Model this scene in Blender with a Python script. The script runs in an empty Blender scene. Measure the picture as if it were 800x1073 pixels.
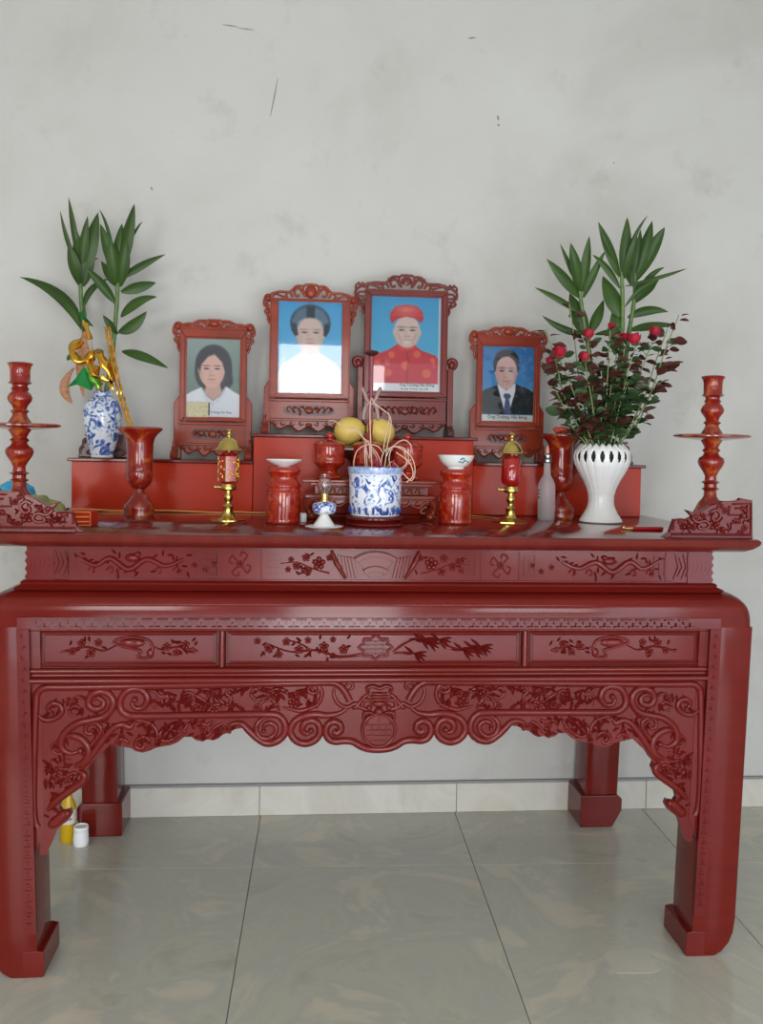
import bpy, bmesh, math, random
import numpy as np
from mathutils import Vector, Matrix
PI = math.pi
sc = bpy.context.scene
C = sc.collection
random.seed(11)

# ---------------------------------------------------------------- camera
F_PX, PX, PY = 944.0, 400.0, 489.3
pitch, yaw, roll = 0.0244, 0.0878, 0.0184
cp, sp, cy, sy = math.cos(pitch), math.sin(pitch), math.cos(yaw), math.sin(yaw)
fwd = Vector((sy*cp, cy*cp, -sp)); right = Vector((cy, -sy, 0)); up = right.cross(fwd)
r2 = right*math.cos(roll) + up*math.sin(roll); u2 = -right*math.sin(roll) + up*math.cos(roll)
cam_d = bpy.data.cameras.new('camera'); cam = bpy.data.objects.new('camera', cam_d); C.objects.link(cam)
m = Matrix((r2, u2, -fwd)).transposed().to_4x4(); m.translation = (-0.2259, -2.4906, 1.4682)
cam.matrix_world = m
cam_d.sensor_fit = 'VERTICAL'; cam_d.sensor_height = 36; cam_d.lens = 36*F_PX/1073
cam_d.shift_x = 0; cam_d.shift_y = (PY-536.5)/1073
cam_d.clip_end = 60
sc.camera = cam

# ---------------------------------------------------------------- light
world = bpy.data.worlds.new('world'); sc.world = world; world.use_nodes = True
bg = world.node_tree.nodes['Background']; bg.inputs[0].default_value = (0.90, 0.95, 1.0, 1); bg.inputs[1].default_value = 0.85
def area(name, loc, target, sx, sy_, power, col):
    l = bpy.data.lights.new(name, 'AREA'); l.shape = 'RECTANGLE'; l.size = sx; l.size_y = sy_; l.energy = power; l.color = col
    o = bpy.data.objects.new(name, l); C.objects.link(o); o.location = loc
    o.rotation_euler = (Vector(target)-Vector(loc)).to_track_quat('-Z', 'Y').to_euler(); return o
area('door_daylight', (0.04, -4.2, 1.2), (0.04, 0, 1.2), 1.0, 2.4, 62, (0.97, 0.98, 1.0))
area('left_window_daylight', (-1.95, -4.2, 1.55), (-1.95, 0, 1.55), 1.0, 1.3, 46, (1.0, 0.97, 0.93))
area('right_window_daylight', (1.85, -4.2, 1.08), (1.85, 0, 1.08), 1.2, .9, 28, (0.90, 0.95, 1.0))
area('low_wall_fill', (0.2, -3.5, .24), (0.2, 1.0, .32), 4.4, .40, 26, (0.82, 0.89, 1.0))  # added fill near the floor, brightens the wall under the table; no real opening
area('highlight_strip_fill', (0.0, -4.45, 3.42), (0.0, 0, 1.6), 5.4, .22, 30, (0.97, 0.98, 1.0))  # added strip light for thin highlights on the mouldings; no opening behind it
area('side_daylight', (2.9, -3.6, 1.2), (0.9, 0.2, .9), 1.1, 2.0, 34, (0.72, 0.86, 1.0))
sc.view_settings.view_transform = 'Standard'; sc.view_settings.look = 'None'
sc.view_settings.exposure = -0.04; sc.view_settings.gamma = 1; sc.view_settings.use_curve_mapping = False
# measured in metres: table coordinates, x right, z up
APRON_EDGE = [(-0.019,0.603),(0.008,0.604),(0.029,0.609),(0.045,0.617),(0.061,0.627),(0.083,0.628),(0.107,0.625),(0.126,0.632),(0.139,0.645),(0.144,0.656),(0.156,0.64),(0.175,0.629),(0.197,0.624),(0.221,0.628),(0.234,0.639),(0.24,0.655),(0.251,0.639),(0.27,0.626),(0.292,0.623),(0.311,0.627),(0.327,0.638),(0.346,0.66),(0.365,0.676),(0.387,0.673),(0.401,0.664),(0.418,0.659),(0.432,0.648),(0.446,0.642),(0.462,0.645),(0.476,0.639),(0.495,0.644),(0.509,0.655),(0.526,0.652),(0.543,0.638),(0.562,0.63),(0.582,0.627),(0.602,0.624),(0.616,0.616),(0.638,0.61),(0.658,0.615),(0.669,0.623),(0.688,0.626),(0.708,0.631),(0.725,0.634),(0.745,0.614),(0.765,0.597),(0.777,0.578),(0.789,0.564),(0.783,0.55),(0.789,0.536),(0.801,0.522),(0.821,0.505),(0.842,0.488),(0.856,0.477),(0.86,0.46),(0.851,0.447),(0.831,0.455),(0.826,0.441),(0.835,0.425),(0.852,0.413),(0.867,0.399),(0.879,0.365),(0.895,0.331)]
FRET = {'swag':([(-0.019,0.612),(0.013,0.614),(0.037,0.622),(0.059,0.635),(0.083,0.638),(0.107,0.636),(0.126,0.643),(0.136,0.662),(0.13,0.683),(0.114,0.692),(0.098,0.686),(0.093,0.67),(0.104,0.659),(0.115,0.665)],0.0109),'vol2':([(0.078,0.73),(0.097,0.716),(0.13,0.71),(0.168,0.713),(0.2,0.707),(0.225,0.691),(0.234,0.666),(0.221,0.642),(0.194,0.631),(0.166,0.64),(0.152,0.661),(0.157,0.686),(0.176,0.696),(0.195,0.688),(0.201,0.669),(0.188,0.658),(0.177,0.667)],0.0109),'vol3':([(0.401,0.662),(0.403,0.681),(0.387,0.689),(0.367,0.687),(0.349,0.67),(0.327,0.649),(0.3,0.633),(0.27,0.639),(0.25,0.66),(0.25,0.688),(0.266,0.709),(0.293,0.714),(0.386,0.714),(0.497,0.713),(0.594,0.712),(0.641,0.712),(0.675,0.714),(0.697,0.73),(0.699,0.755),(0.684,0.78),(0.656,0.788),(0.634,0.778),(0.626,0.756),(0.638,0.736),(0.658,0.734),(0.668,0.747),(0.66,0.758)],0.0109),'vol3in':([(0.296,0.709),(0.321,0.695),(0.329,0.673),(0.319,0.652),(0.297,0.646),(0.278,0.658),(0.274,0.679),(0.291,0.69),(0.307,0.682),(0.308,0.668)],0.0082),'volS':([(0.775,0.758),(0.758,0.763),(0.744,0.752),(0.75,0.736),(0.77,0.733),(0.784,0.746),(0.778,0.769),(0.758,0.78),(0.735,0.777),(0.719,0.758),(0.722,0.733),(0.743,0.711),(0.777,0.702),(0.811,0.694),(0.84,0.674),(0.855,0.649),(0.852,0.624),(0.83,0.611),(0.804,0.619)],0.0109),'ring':([(0.846,0.657),(0.817,0.658),(0.792,0.641),(0.782,0.614),(0.794,0.586),(0.82,0.575)],0.0109),'cornS':([(0.921,0.721),(0.901,0.704),(0.873,0.707),(0.855,0.724),(0.86,0.743),(0.88,0.749),(0.892,0.735),(0.881,0.721)],0.0082),'topbead':([(0.07,0.751),(0.08,0.77),(0.096,0.791),(0.117,0.802),(0.166,0.802),(0.439,0.798),(0.831,0.793),(0.893,0.793),(0.916,0.782),(0.923,0.754),(0.927,0.621),(0.928,0.481),(0.923,0.426),(0.915,0.409)],0.0109),'lowbead':([(0.664,0.692),(0.673,0.681),(0.692,0.689),(0.715,0.681),(0.738,0.656),(0.762,0.622),(0.785,0.589),(0.803,0.567)],0.0095),'hook':([(0.802,0.603),(0.784,0.625),(0.767,0.644),(0.752,0.667),(0.752,0.683),(0.768,0.694),(0.788,0.688),(0.792,0.669),(0.778,0.664),(0.772,0.675)],0.0068),'tail':([(0.809,0.561),(0.795,0.553),(0.795,0.536),(0.815,0.519),(0.844,0.499),(0.871,0.477),(0.891,0.454)],0.0109),'knob':([(0.887,0.413),(0.866,0.424),(0.849,0.441),(0.837,0.447)],0.015),'wing':([(0.006,0.735),(0.016,0.752),(0.032,0.746),(0.033,0.73),(0.019,0.725),(0.043,0.732),(0.054,0.743),(0.076,0.732),(0.102,0.743),(0.115,0.77),(0.112,0.791)],0.0068),'wing2':([(0.016,0.77),(0.032,0.757),(0.049,0.735),(0.062,0.727)],0.0068),'clawhook':([(0.085,0.791),(0.069,0.802),(0.061,0.789),(0.075,0.781)],0.0054),'dragA':([(0.172,0.786),(0.185,0.791),(0.185,0.777),(0.167,0.772),(0.155,0.786),(0.169,0.799),(0.155,0.791),(0.148,0.767),(0.159,0.742),(0.184,0.729),(0.211,0.723),(0.233,0.728),(0.257,0.734)],0.0068),'leafA':([(0.237,0.764),(0.253,0.78),(0.275,0.785),(0.297,0.774),(0.287,0.755),(0.268,0.747)],0.0054),'leafB':([(0.265,0.723),(0.276,0.744),(0.297,0.755),(0.32,0.741),(0.309,0.722)],0.0054),'leafC':([(0.319,0.779),(0.335,0.785),(0.344,0.768),(0.33,0.755),(0.314,0.76)],0.0054),'leafD':([(0.384,0.784),(0.401,0.79),(0.412,0.773),(0.399,0.76),(0.407,0.741),(0.429,0.754),(0.445,0.768),(0.468,0.762)],0.0054),'leafE':([(0.419,0.724),(0.435,0.743),(0.454,0.74),(0.473,0.754),(0.495,0.767),(0.517,0.776),(0.534,0.767)],0.0054),'leafF':([(0.429,0.784),(0.451,0.779),(0.47,0.787),(0.489,0.781)],0.0048),'leafG':([(0.562,0.756),(0.579,0.767),(0.601,0.761),(0.613,0.745),(0.602,0.731)],0.0048),'leafH':([(0.567,0.775),(0.584,0.761),(0.606,0.778),(0.623,0.783)],0.0048),'lowA':([(0.422,0.689),(0.442,0.678),(0.459,0.658),(0.479,0.653)],0.0054),'lowB':([(0.442,0.697),(0.464,0.686),(0.486,0.691),(0.503,0.674)],0.0054),'lowC':([(0.511,0.702),(0.525,0.674),(0.548,0.652),(0.576,0.641),(0.592,0.657),(0.584,0.674)],0.0061),'lowD':([(0.553,0.69),(0.57,0.668),(0.593,0.646)],0.0054),'lowE':([(0.604,0.624),(0.598,0.657),(0.609,0.684),(0.636,0.698),(0.664,0.7)],0.0061),'lowF':([(0.615,0.64),(0.632,0.654),(0.651,0.648),(0.657,0.629),(0.641,0.621),(0.632,0.632)],0.0061),'lowG':([(0.674,0.634),(0.688,0.648),(0.705,0.645),(0.711,0.634)],0.0054),'midA':([(0.804,0.727),(0.815,0.741),(0.832,0.735),(0.833,0.718),(0.816,0.716)],0.0048),'midB':([(0.795,0.757),(0.814,0.766),(0.835,0.752),(0.843,0.763)],0.0048),'flo1':([(0.809,0.544),(0.82,0.558),(0.837,0.549),(0.846,0.535),(0.832,0.525)],0.0048),'flo2':([(0.837,0.566),(0.86,0.569),(0.874,0.555),(0.866,0.538)],0.0048),'flo3':([(0.855,0.521),(0.872,0.527),(0.883,0.543)],0.0048),'flo4':([(0.853,0.608),(0.873,0.613),(0.881,0.629),(0.866,0.643),(0.852,0.632)],0.0048),'flo5':([(0.828,0.594),(0.848,0.588),(0.868,0.582)],0.0048)}
FLOWERS = [((0.227,0.745),0.016),((0.284,0.766),0.014),((0.328,0.733),0.012),((0.444,0.732),0.014),((0.488,0.735),0.013),((0.512,0.754),0.011),((0.215,0.769),0.012),((0.456,0.773),0.012),((0.837,0.544),0.014),((0.869,0.549),0.012),((0.821,0.53),0.009),((0.861,0.624),0.01),((0.473,0.672),0.012),((0.531,0.666),0.012),((0.42,0.675),0.01)]
LA = [((-1.046,0.9,2.103),(-1.079,0.858,2.34),0.0215,None),((-1.06,0.9,2.113),(-1.104,0.842,2.287),0.0144,(-1.087,0.871189962053843,2.192)),((-1.039,0.9,2.055),(-0.979,0.878,2.294),0.0539,None),((-1.046,0.9,2.055),(-1.009,0.849,2.272),0.0323,None),((-1.046,0.9,2.027),(-1.072,0.838,2.168),0.0395,None),((-1.042,0.9,2.027),(-1.056,0.878,2.229),0.0467,None),((-1.037,0.9,1.871),(-1.274,0.94,2.061),0.0395,(-1.125,0.9200773025852631,1.996)),((-1.031,0.9,1.951),(-0.949,0.926,2.063),0.0215,(-1.008,0.9130271410897486,2.02)),((-1.046,0.9,2.096),(-0.983,0.922,2.138),0.0108,None),((-1.03,0.9,1.847),(-1.018,0.857,1.966),0.018,None),((-1.035,0.9,2.027),(-1.002,0.894,2.184),0.0431,None)]
LB = [((-0.908,0.86,2.066),(-0.958,0.818,2.239),0.039,None),((-0.901,0.86,2.066),(-0.836,0.802,2.311),0.0497,None),((-0.902,0.86,2.077),(-0.886,0.838,2.247),0.039,None),((-0.895,0.86,2.111),(-0.807,0.809,2.25),0.0106,(-0.844,0.8342983362481446,2.21)),((-0.919,0.86,2.128),(-0.958,0.798,2.285),0.0106,(-0.934,0.8289909057407754,2.223)),((-0.91,0.86,1.963),(-1.011,0.838,2.086),0.0319,(-0.96,0.8490954608691045,2.031)),((-0.908,0.86,2.025),(-0.972,0.9,2.123),0.0284,None),((-0.891,0.86,2.053),(-0.736,0.886,2.153),0.0284,(-0.823,0.8730271410897485,2.106)),((-0.891,0.86,2.005),(-0.769,0.882,2.047),0.039,(-0.828,0.8709097561503263,2.029)),((-0.89,0.86,1.915),(-0.754,0.817,1.985),0.0355,(-0.829,0.8383156905414191,1.969)),((-0.899,0.86,1.86),(-0.797,0.854,1.938),0.0426,(-0.845,0.8572008004904887,1.889)),((-0.899,0.86,1.853),(-0.946,0.823,1.915),0.0248,None),((-0.885,0.86,1.791),(-0.71,0.811,1.729),0.0319,(-0.806,0.8353598717571221,1.773)),((-0.904,0.86,2.025),(-0.918,0.803,2.183),0.0426,None),((-0.894,0.86,2.025),(-0.864,0.816,2.188),0.0426,None)]
RA = [((0.722,0.56,1.988),(0.587,0.518,2.109),0.0388,None),((0.718,0.56,2.011),(0.664,0.502,2.163),0.0355,None),((0.704,0.56,2.04),(0.638,0.538,2.167),0.0194,None),((0.725,0.56,2.008),(0.731,0.509,2.19),0.0323,None),((0.732,0.56,1.989),(0.785,0.498,2.141),0.0258,(0.754,0.5289909057407755,2.062)),((0.734,0.56,1.93),(0.552,0.538,2.015),0.0226,(0.639,0.5490954608691045,1.981)),((0.742,0.56,1.858),(0.694,0.6,2.011),0.0485,None),((0.756,0.56,1.865),(0.812,0.586,1.989),0.0323,None),((0.739,0.56,1.864),(0.592,0.582,1.928),0.0226,(0.664,0.5709097561503264,1.883)),((0.776,0.56,1.865),(0.848,0.517,1.875),0.0162,None)]
RB = [((0.845,0.52,2.057),(0.75,0.478,2.231),0.0383,None),((0.838,0.52,2.073),(0.752,0.462,2.199),0.0191,None),((0.855,0.52,2.058),(0.858,0.498,2.256),0.0351,None),((0.865,0.52,2.074),(0.92,0.469,2.258),0.0128,(0.879,0.4942983362481446,2.176)),((0.862,0.52,2.052),(0.878,0.458,2.19),0.0319,None),((0.846,0.52,2.018),(0.739,0.498,2.124),0.0255,(0.794,0.5090954608691045,2.086)),((0.848,0.52,1.921),(0.798,0.56,2.066),0.051,None),((0.843,0.52,1.879),(0.837,0.546,1.947),0.0319,None),((0.835,0.52,1.791),(0.832,0.542,1.956),0.0383,None),((0.864,0.52,1.954),(0.962,0.477,2.041),0.0128,(0.912,0.4983156905414191,2.014)),((0.866,0.52,2.026),(1.081,0.514,2.094),0.0128,(0.978,0.5172008004904889,2.058))]
RC = [((0.929,0.6,2.068),(0.969,0.558,2.263),0.0393,None),((0.932,0.6,2.062),(1.008,0.542,2.238),0.0426,(0.977,0.571189962053843,2.164)),((0.925,0.6,2.075),(0.936,0.578,2.237),0.0262,None),((0.924,0.6,1.981),(1.014,0.549,2.101),0.0196,(0.967,0.5742983362481446,2.065)),((0.924,0.6,1.981),(0.99,0.538,2.053),0.0458,(0.959,0.5689909057407754,2.037)),((0.905,0.6,1.931),(1.044,0.578,1.952),0.0295,(0.976,0.5890954608691045,1.958)),((0.913,0.6,1.887),(1.095,0.64,1.918),0.0262,(1.003,0.6200773025852631,1.909)),((0.922,0.6,2.041),(0.915,0.626,2.173),0.0458,None)]
LSTEM = [[(-0.952,0.9,1.583),(-1.015,0.9,1.75),(-1.03,0.9,1.871),(-1.042,0.9,1.992),(-1.046,0.9,2.096)],[(-0.937,0.86,1.582),(-0.925,0.86,1.731),(-0.913,0.86,1.852),(-0.904,0.86,1.99),(-0.902,0.86,2.094)]]
RSTEM = [[(0.799,0.56,1.486),(0.782,0.56,1.635),(0.757,0.56,1.799),(0.734,0.56,1.913),(0.718,0.56,2.011)],[(0.799,0.52,1.486),(0.836,0.52,1.634),(0.855,0.52,1.798),(0.858,0.52,1.928),(0.851,0.52,2.074)],[(0.84,0.6,1.487),(0.89,0.6,1.706),(0.913,0.6,1.891),(0.927,0.6,1.991),(0.928,0.6,2.092)]]
BLOOMS = [((0.725,0.485,1.858),0.021),((0.624,0.461,1.792),0.025),((0.612,0.531,1.766),0.019),((0.709,0.45,1.777),0.019),((0.842,0.515,1.849),0.021),((0.863,0.491,1.853),0.016),((0.88,0.448,1.842),0.024),((0.967,0.511,1.875),0.022),((0.79,0.445,1.88),0.014)]
SHOOTS = [(0.673,0.529,1.962),(0.577,0.471,1.865),(1.038,0.475,1.927),(1.021,0.528,1.885),(1.018,0.592,1.709),(0.62,0.48,1.659),(0.877,0.496,1.78),(0.806,0.56,1.751)]
FOIL = [(-0.796,1.504),(-0.825,1.583),(-0.847,1.645),(-0.876,1.755),(-0.899,1.855)]
FOIL2 = [(-1.024,1.726),(-0.93,1.8),(-0.873,1.73),(-0.85,1.682),(-0.849,1.608),(-0.967,1.631),(-0.904,1.687),(-0.974,1.734),(-0.936,1.703),(-0.943,1.841)]
CURLS = [[(-0.062,1.384),(-0.065,1.413),(-0.054,1.45),(-0.024,1.468),(0.009,1.463),(0.028,1.439)],[(-0.008,1.384),(-0.017,1.546),(-0.015,1.612),(-0.002,1.594),(0.043,1.559),(0.047,1.511),(0.039,1.463),(0.031,1.391)],[(0.025,1.391),(0.013,1.433),(-0.015,1.468),(-0.058,1.509),(-0.094,1.52),(-0.13,1.541),(-0.145,1.54)],[(0.053,1.388),(0.046,1.427),(0.057,1.463),(0.087,1.485),(0.111,1.47),(0.112,1.443)],[(0.065,1.389),(0.095,1.404),(0.106,1.428),(0.091,1.458),(0.057,1.463),(0.027,1.445),(0.019,1.397)],[(0.083,1.386),(0.114,1.359),(0.125,1.392),(0.112,1.434),(0.078,1.458),(0.051,1.463),(0.034,1.433)],[(0.004,1.391),(-0.014,1.426),(-0.027,1.468),(-0.037,1.492),(-0.052,1.515),(-0.082,1.521),(-0.106,1.517)],[(0.016,1.388),(0.01,1.427),(-0.009,1.456),(-0.027,1.48),(-0.02,1.384)],[(0.038,1.385),(0.058,1.415),(0.089,1.392),(0.104,1.41),(0.094,1.452)],[(0.027,1.457),(0.035,1.502),(0.044,1.547),(0.04,1.571)],[(-0.026,1.384),(-0.03,1.456),(-0.018,1.48),(-0.014,1.426)],[(0.099,1.353),(0.119,1.377),(0.106,1.416),(0.064,1.446)]]
SCROLLR = [(0.813,1.222),(0.836,1.237),(0.846,1.264),(0.849,1.275),(0.871,1.278),(0.889,1.276),(0.903,1.284),(0.888,1.298),(0.882,1.303),(0.917,1.293),(0.931,1.301),(0.953,1.315),(0.973,1.321),(0.991,1.316),(0.987,1.324),(0.99,1.33),(1.025,1.33),(1.042,1.333),(1.047,1.339),(1.082,1.333),(1.086,1.22)]
DISPL = (-1.041,1.681)
# ---------------------------------------------------------------- helpers
def catmull(pts, n=6, closed=False):
    P = [Vector(p) for p in pts]; out = []
    N = len(P); rng = N if closed else N-1
    for i in range(rng):
        if closed: a, b, c, d = P[(i-1) % N], P[i], P[(i+1) % N], P[(i+2) % N]
        else: a, b, c, d = P[max(i-1, 0)], P[i], P[i+1], P[min(i+2, N-1)]
        for k in range(n):
            t = k/n
            out.append(0.5*((2*b) + (c-a)*t + (2*a-5*b+4*c-d)*t*t + (3*b-a-3*c+d)*t**3))
    if not closed: out.append(P[-1])
    return out

class MB:
    def __init__(s): s.v = []; s.f = []
    def add(s, V, F):
        n = len(s.v); s.v += [tuple(v) for v in V]; s.f += [tuple(i+n for i in f) for f in F]
    def box(s, x0, x1, y0, y1, z0, z1):
        s.add([(x0,y0,z0),(x1,y0,z0),(x1,y1,z0),(x0,y1,z0),(x0,y0,z1),(x1,y0,z1),(x1,y1,z1),(x0,y1,z1)],
              [(0,3,2,1),(4,5,6,7),(0,1,5,4),(1,2,6,5),(2,3,7,6),(3,0,4,7)])
    def lathe(s, prof, seg=36, c=(0,0,0), mod=None, cap=True):
        V = []; F = []; n = len(prof)
        for i, (r, z) in enumerate(prof):
            for k in range(seg):
                a = 2*PI*k/seg; rr = r*(mod(a, z) if mod else 1)
                V.append((c[0]+rr*math.cos(a), c[1]+rr*math.sin(a), c[2]+z))
        for i in range(n-1):
            for k in range(seg):
                k2 = (k+1) % seg
                F.append((i*seg+k, i*seg+k2, (i+1)*seg+k2, (i+1)*seg+k))
        if cap:
            F.append(tuple(reversed(range(seg)))); F.append(tuple((n-1)*seg+k for k in range(seg)))
        s.add(V, F)
    def tube(s, pts, r, seg=8, closed=False, squash=None):
        P = [Vector(p) for p in pts]; n = len(P)
        R = r if isinstance(r, (list, tuple)) else [r]*n
        V = []; F = []; prev = None
        for i in range(n):
            if closed: t = P[(i+1) % n]-P[i-1]
            else: t = P[min(i+1, n-1)]-P[max(i-1, 0)]
            if t.length < 1e-9: t = Vector((0,0,1))
            t.normalize()
            if prev is None:
                ref = Vector((0,1,0)) if abs(t.y) < .9 else Vector((1,0,0))
            else: ref = prev
            nrm = ref - t*ref.dot(t)
            if nrm.length < 1e-6: nrm = t.orthogonal()
            nrm.normalize(); prev = nrm; bn = t.cross(nrm)
            for k in range(seg):
                a = 2*PI*k/seg
                q1 = math.cos(a)*(squash if squash else 1)
                V.append(P[i] + (nrm*q1 + bn*math.sin(a))*R[i])
        for i in range(n if closed else n-1):
            j = (i+1) % n
            for k in range(seg):
                k2 = (k+1) % seg; F.append((i*seg+k, j*seg+k, j*seg+k2, i*seg+k2))
        if not closed:
            F.append(tuple(range(seg))); F.append(tuple((n-1)*seg+k for k in reversed(range(seg))))
        s.add(V, F)
    def prism(s, outl, y0, y1):          # outline in (x, z); y0 faces the front
        n = len(outl)
        ar = sum(outl[i][0]*outl[(i+1) % n][1]-outl[(i+1) % n][0]*outl[i][1] for i in range(n))
        if ar < 0: outl = list(reversed(outl))
        V = [(x, y0, z) for x, z in outl] + [(x, y1, z) for x, z in outl]
        F = [tuple(range(n)), tuple(n+i for i in reversed(range(n)))]
        for i in range(n):
            j = (i+1) % n; F.append((i, n+i, n+j, j))
        s.add(V, F)
    def prismx(s, outl, x0, x1):         # outline in (y, z)
        n = len(outl)
        ar = sum(outl[i][0]*outl[(i+1) % n][1]-outl[(i+1) % n][0]*outl[i][1] for i in range(n))
        if ar < 0: outl = list(reversed(outl))
        V = [(x0, y, z) for y, z in outl] + [(x1, y, z) for y, z in outl]
        F = [tuple(reversed(range(n))), tuple(n+i for i in range(n))]
        for i in range(n):
            j = (i+1) % n; F.append((i, j, n+j, n+i))
        s.add(V, F)
    def ball(s, c, r, seg=12, rings=8):
        if not isinstance(r, (tuple, list)): r = (r, r, r)
        V = [(c[0], c[1], c[2]-r[2])]; F = []
        for i in range(1, rings):
            ph = -PI/2 + PI*i/rings
            for k in range(seg):
                a = 2*PI*k/seg
                V.append((c[0]+r[0]*math.cos(ph)*math.cos(a), c[1]+r[1]*math.cos(ph)*math.sin(a), c[2]+r[2]*math.sin(ph)))
        V.append((c[0], c[1], c[2]+r[2])); T_ = len(V)-1
        for k in range(seg): F.append((0, 1+(k+1) % seg, 1+k))
        for i in range(rings-2):
            for k in range(seg):
                k2 = (k+1) % seg; a = 1+i*seg
                F.append((a+k, a+k2, a+seg+k2, a+seg+k))
        a = 1+(rings-2)*seg
        for k in range(seg): F.append((a+k, a+(k+1) % seg, T_))
        s.add(V, F)
    def ringloft(s, rings, closed=True, caps=True):
        n = len(rings[0]); V = [p for r in rings for p in r]; F = []
        for i in range(len(rings)-1):
            for k in range(n if closed else n-1):
                k2 = (k+1) % n; F.append((i*n+k, i*n+k2, (i+1)*n+k2, (i+1)*n+k))
        if caps and closed:
            F.append(tuple(reversed(range(n)))); F.append(tuple((len(rings)-1)*n+k for k in range(n)))
        s.add(V, F)
    def mesh(s, name, mat, smooth=35):
        me = bpy.data.meshes.new(name); me.from_pydata(s.v, [], s.f); me.update()
        if mat: me.materials.append(mat)
        if smooth:
            me.polygons.foreach_set('use_smooth', [True]*len(me.polygons))
            me.set_sharp_from_angle(angle=math.radians(smooth))
        return me
    def build(s, name, mat, parent=None, smooth=35, bevel=0, seg=2, label=None, kind=None):
        o = bpy.data.objects.new(name, s.mesh(name, mat, smooth)); C.objects.link(o)
        if parent: o.parent = parent
        if bevel:
            b = o.modifiers.new('bevel', 'BEVEL'); b.width = bevel; b.segments = seg; b.limit_method = 'ANGLE'; b.angle_limit = math.radians(40)
            b.harden_normals = True
        if label: o['label'] = label
        if kind: o['kind'] = kind
        return o

def thing(name, label, cat, loc=(0,0,0), rz=0, group=None):
    o = bpy.data.objects.new(name, None); C.objects.link(o); o.empty_display_size = .05
    o.location = loc; o.rotation_euler = (0, 0, rz); o['label'] = label; o['category'] = cat
    if group: o['group'] = group
    return o
def tag(o, label, cat, group=None):
    o['label'] = label; o['category'] = cat
    if group: o['group'] = group
    return o
def empty_part(name, parent):
    o = bpy.data.objects.new(name, None); C.objects.link(o); o.parent = parent; o.empty_display_size = .02; return o

# ---------------------------------------------------------------- materials
def mat(name, col, rough=.4, metal=0, coat=0, spec=.5, trans=0, ior=1.45, alpha=1, emit=None):
    m = bpy.data.materials.new(name); m.use_nodes = True; b = m.node_tree.nodes['Principled BSDF']
    b.inputs['Base Color'].default_value = (*col, 1); b.inputs['Roughness'].default_value = rough
    b.inputs['Metallic'].default_value = metal; b.inputs['Coat Weight'].default_value = coat
    b.inputs['Coat Roughness'].default_value = .08; b.inputs['Specular IOR Level'].default_value = spec
    b.inputs['Transmission Weight'].default_value = trans; b.inputs['IOR'].default_value = ior; b.inputs['Alpha'].default_value = alpha
    return m
def N(m, t, **kw):
    n = m.node_tree.nodes.new(t)
    for k, v in kw.items(): setattr(n, k, v)
    return n
def L(m, a, b): m.node_tree.links.new(a, b)
def ramp(m, stops, inter='LINEAR'):
    r = N(m, 'ShaderNodeValToRGB'); r.color_ramp.interpolation = inter; e = r.color_ramp.elements
    e[0].position = stops[0][0]; e[0].color = (*stops[0][1], 1); e[1].position = stops[1][0]; e[1].color = (*stops[1][1], 1)
    for p, c in stops[2:]:
        x = e.new(p); x.color = (*c, 1)
    return r
def noise_mat(name, stops, scale=5, detail=6, stretch=(1,1,1), rough=.4, coat=0, bump=0, bscale=40, metal=0, inter='LINEAR', distort=0, rand=False, nrough=.55, spec=.5):
    m = mat(name, stops[0][1], rough, metal, coat, spec); b = m.node_tree.nodes['Principled BSDF']
    tc = N(m, 'ShaderNodeTexCoord'); mp = N(m, 'ShaderNodeMapping'); mp.inputs['Scale'].default_value = stretch
    L(m, tc.outputs['Object'], mp.inputs[0])
    src = mp.outputs[0]
    if rand:
        oi = N(m, 'ShaderNodeObjectInfo'); ad = N(m, 'ShaderNodeVectorMath', operation='ADD'); mu = N(m, 'ShaderNodeVectorMath', operation='SCALE')
        cx = N(m, 'ShaderNodeCombineXYZ'); L(m, oi.outputs['Random'], cx.inputs[0]); L(m, oi.outputs['Random'], cx.inputs[2])
        L(m, cx.outputs[0], mu.inputs[0]); mu.inputs['Scale'].default_value = 40
        L(m, src, ad.inputs[0]); L(m, mu.outputs[0], ad.inputs[1]); src = ad.outputs[0]
    nz = N(m, 'ShaderNodeTexNoise'); nz.inputs['Scale'].default_value = scale; nz.inputs['Detail'].default_value = detail
    nz.inputs['Distortion'].default_value = distort; nz.inputs['Roughness'].default_value = nrough
    L(m, src, nz.inputs['Vector']); r = ramp(m, stops, inter); L(m, nz.outputs[0], r.inputs[0]); L(m, r.outputs[0], b.inputs['Base Color'])
    if bump:
        n2 = N(m, 'ShaderNodeTexNoise'); n2.inputs['Scale'].default_value = bscale; n2.inputs['Detail'].default_value = 4
        L(m, src, n2.inputs['Vector']); bp = N(m, 'ShaderNodeBump'); bp.inputs['Strength'].default_value = bump; bp.inputs['Distance'].default_value = .004
        L(m, n2.outputs[0], bp.inputs['Height']); L(m, bp.outputs[0], b.inputs['Normal'])
    return m
M = {}
M['wood'] = noise_mat('red_lacquered_wood', [(.3, (.115,.008,.005)), (.7, (.150,.011,.008))], 3, 6, (1,1,6), .14, .12, bump=.01, bscale=10, spec=.30)
M['carv'] = noise_mat('carved_red_wood', [(.3, (.115,.008,.006)), (.7, (.150,.012,.010))], 6, 4, (1,1,1), .16, .10, bump=.03, bscale=50, spec=.24)
M['top'] = noise_mat('polished_table_top', [(.3, (.125,.012,.009)), (.7, (.165,.018,.014))], 3, 6, (6,1,1), .13, .3, spec=.45)
M['riser'] = noise_mat('bright_red_lacquer', [(.3, (.44,.030,.010)), (.7, (.50,.037,.013))], 2, 4, (1,1,3), .22, .05, spec=.14)
M['dark'] = noise_mat('dark_brown_carved_wood', [(.3, (.05,.012,.011)), (.7, (.085,.02,.018))], 8, 4, rough=.4, coat=.2, bump=.3, bscale=40)
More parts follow.
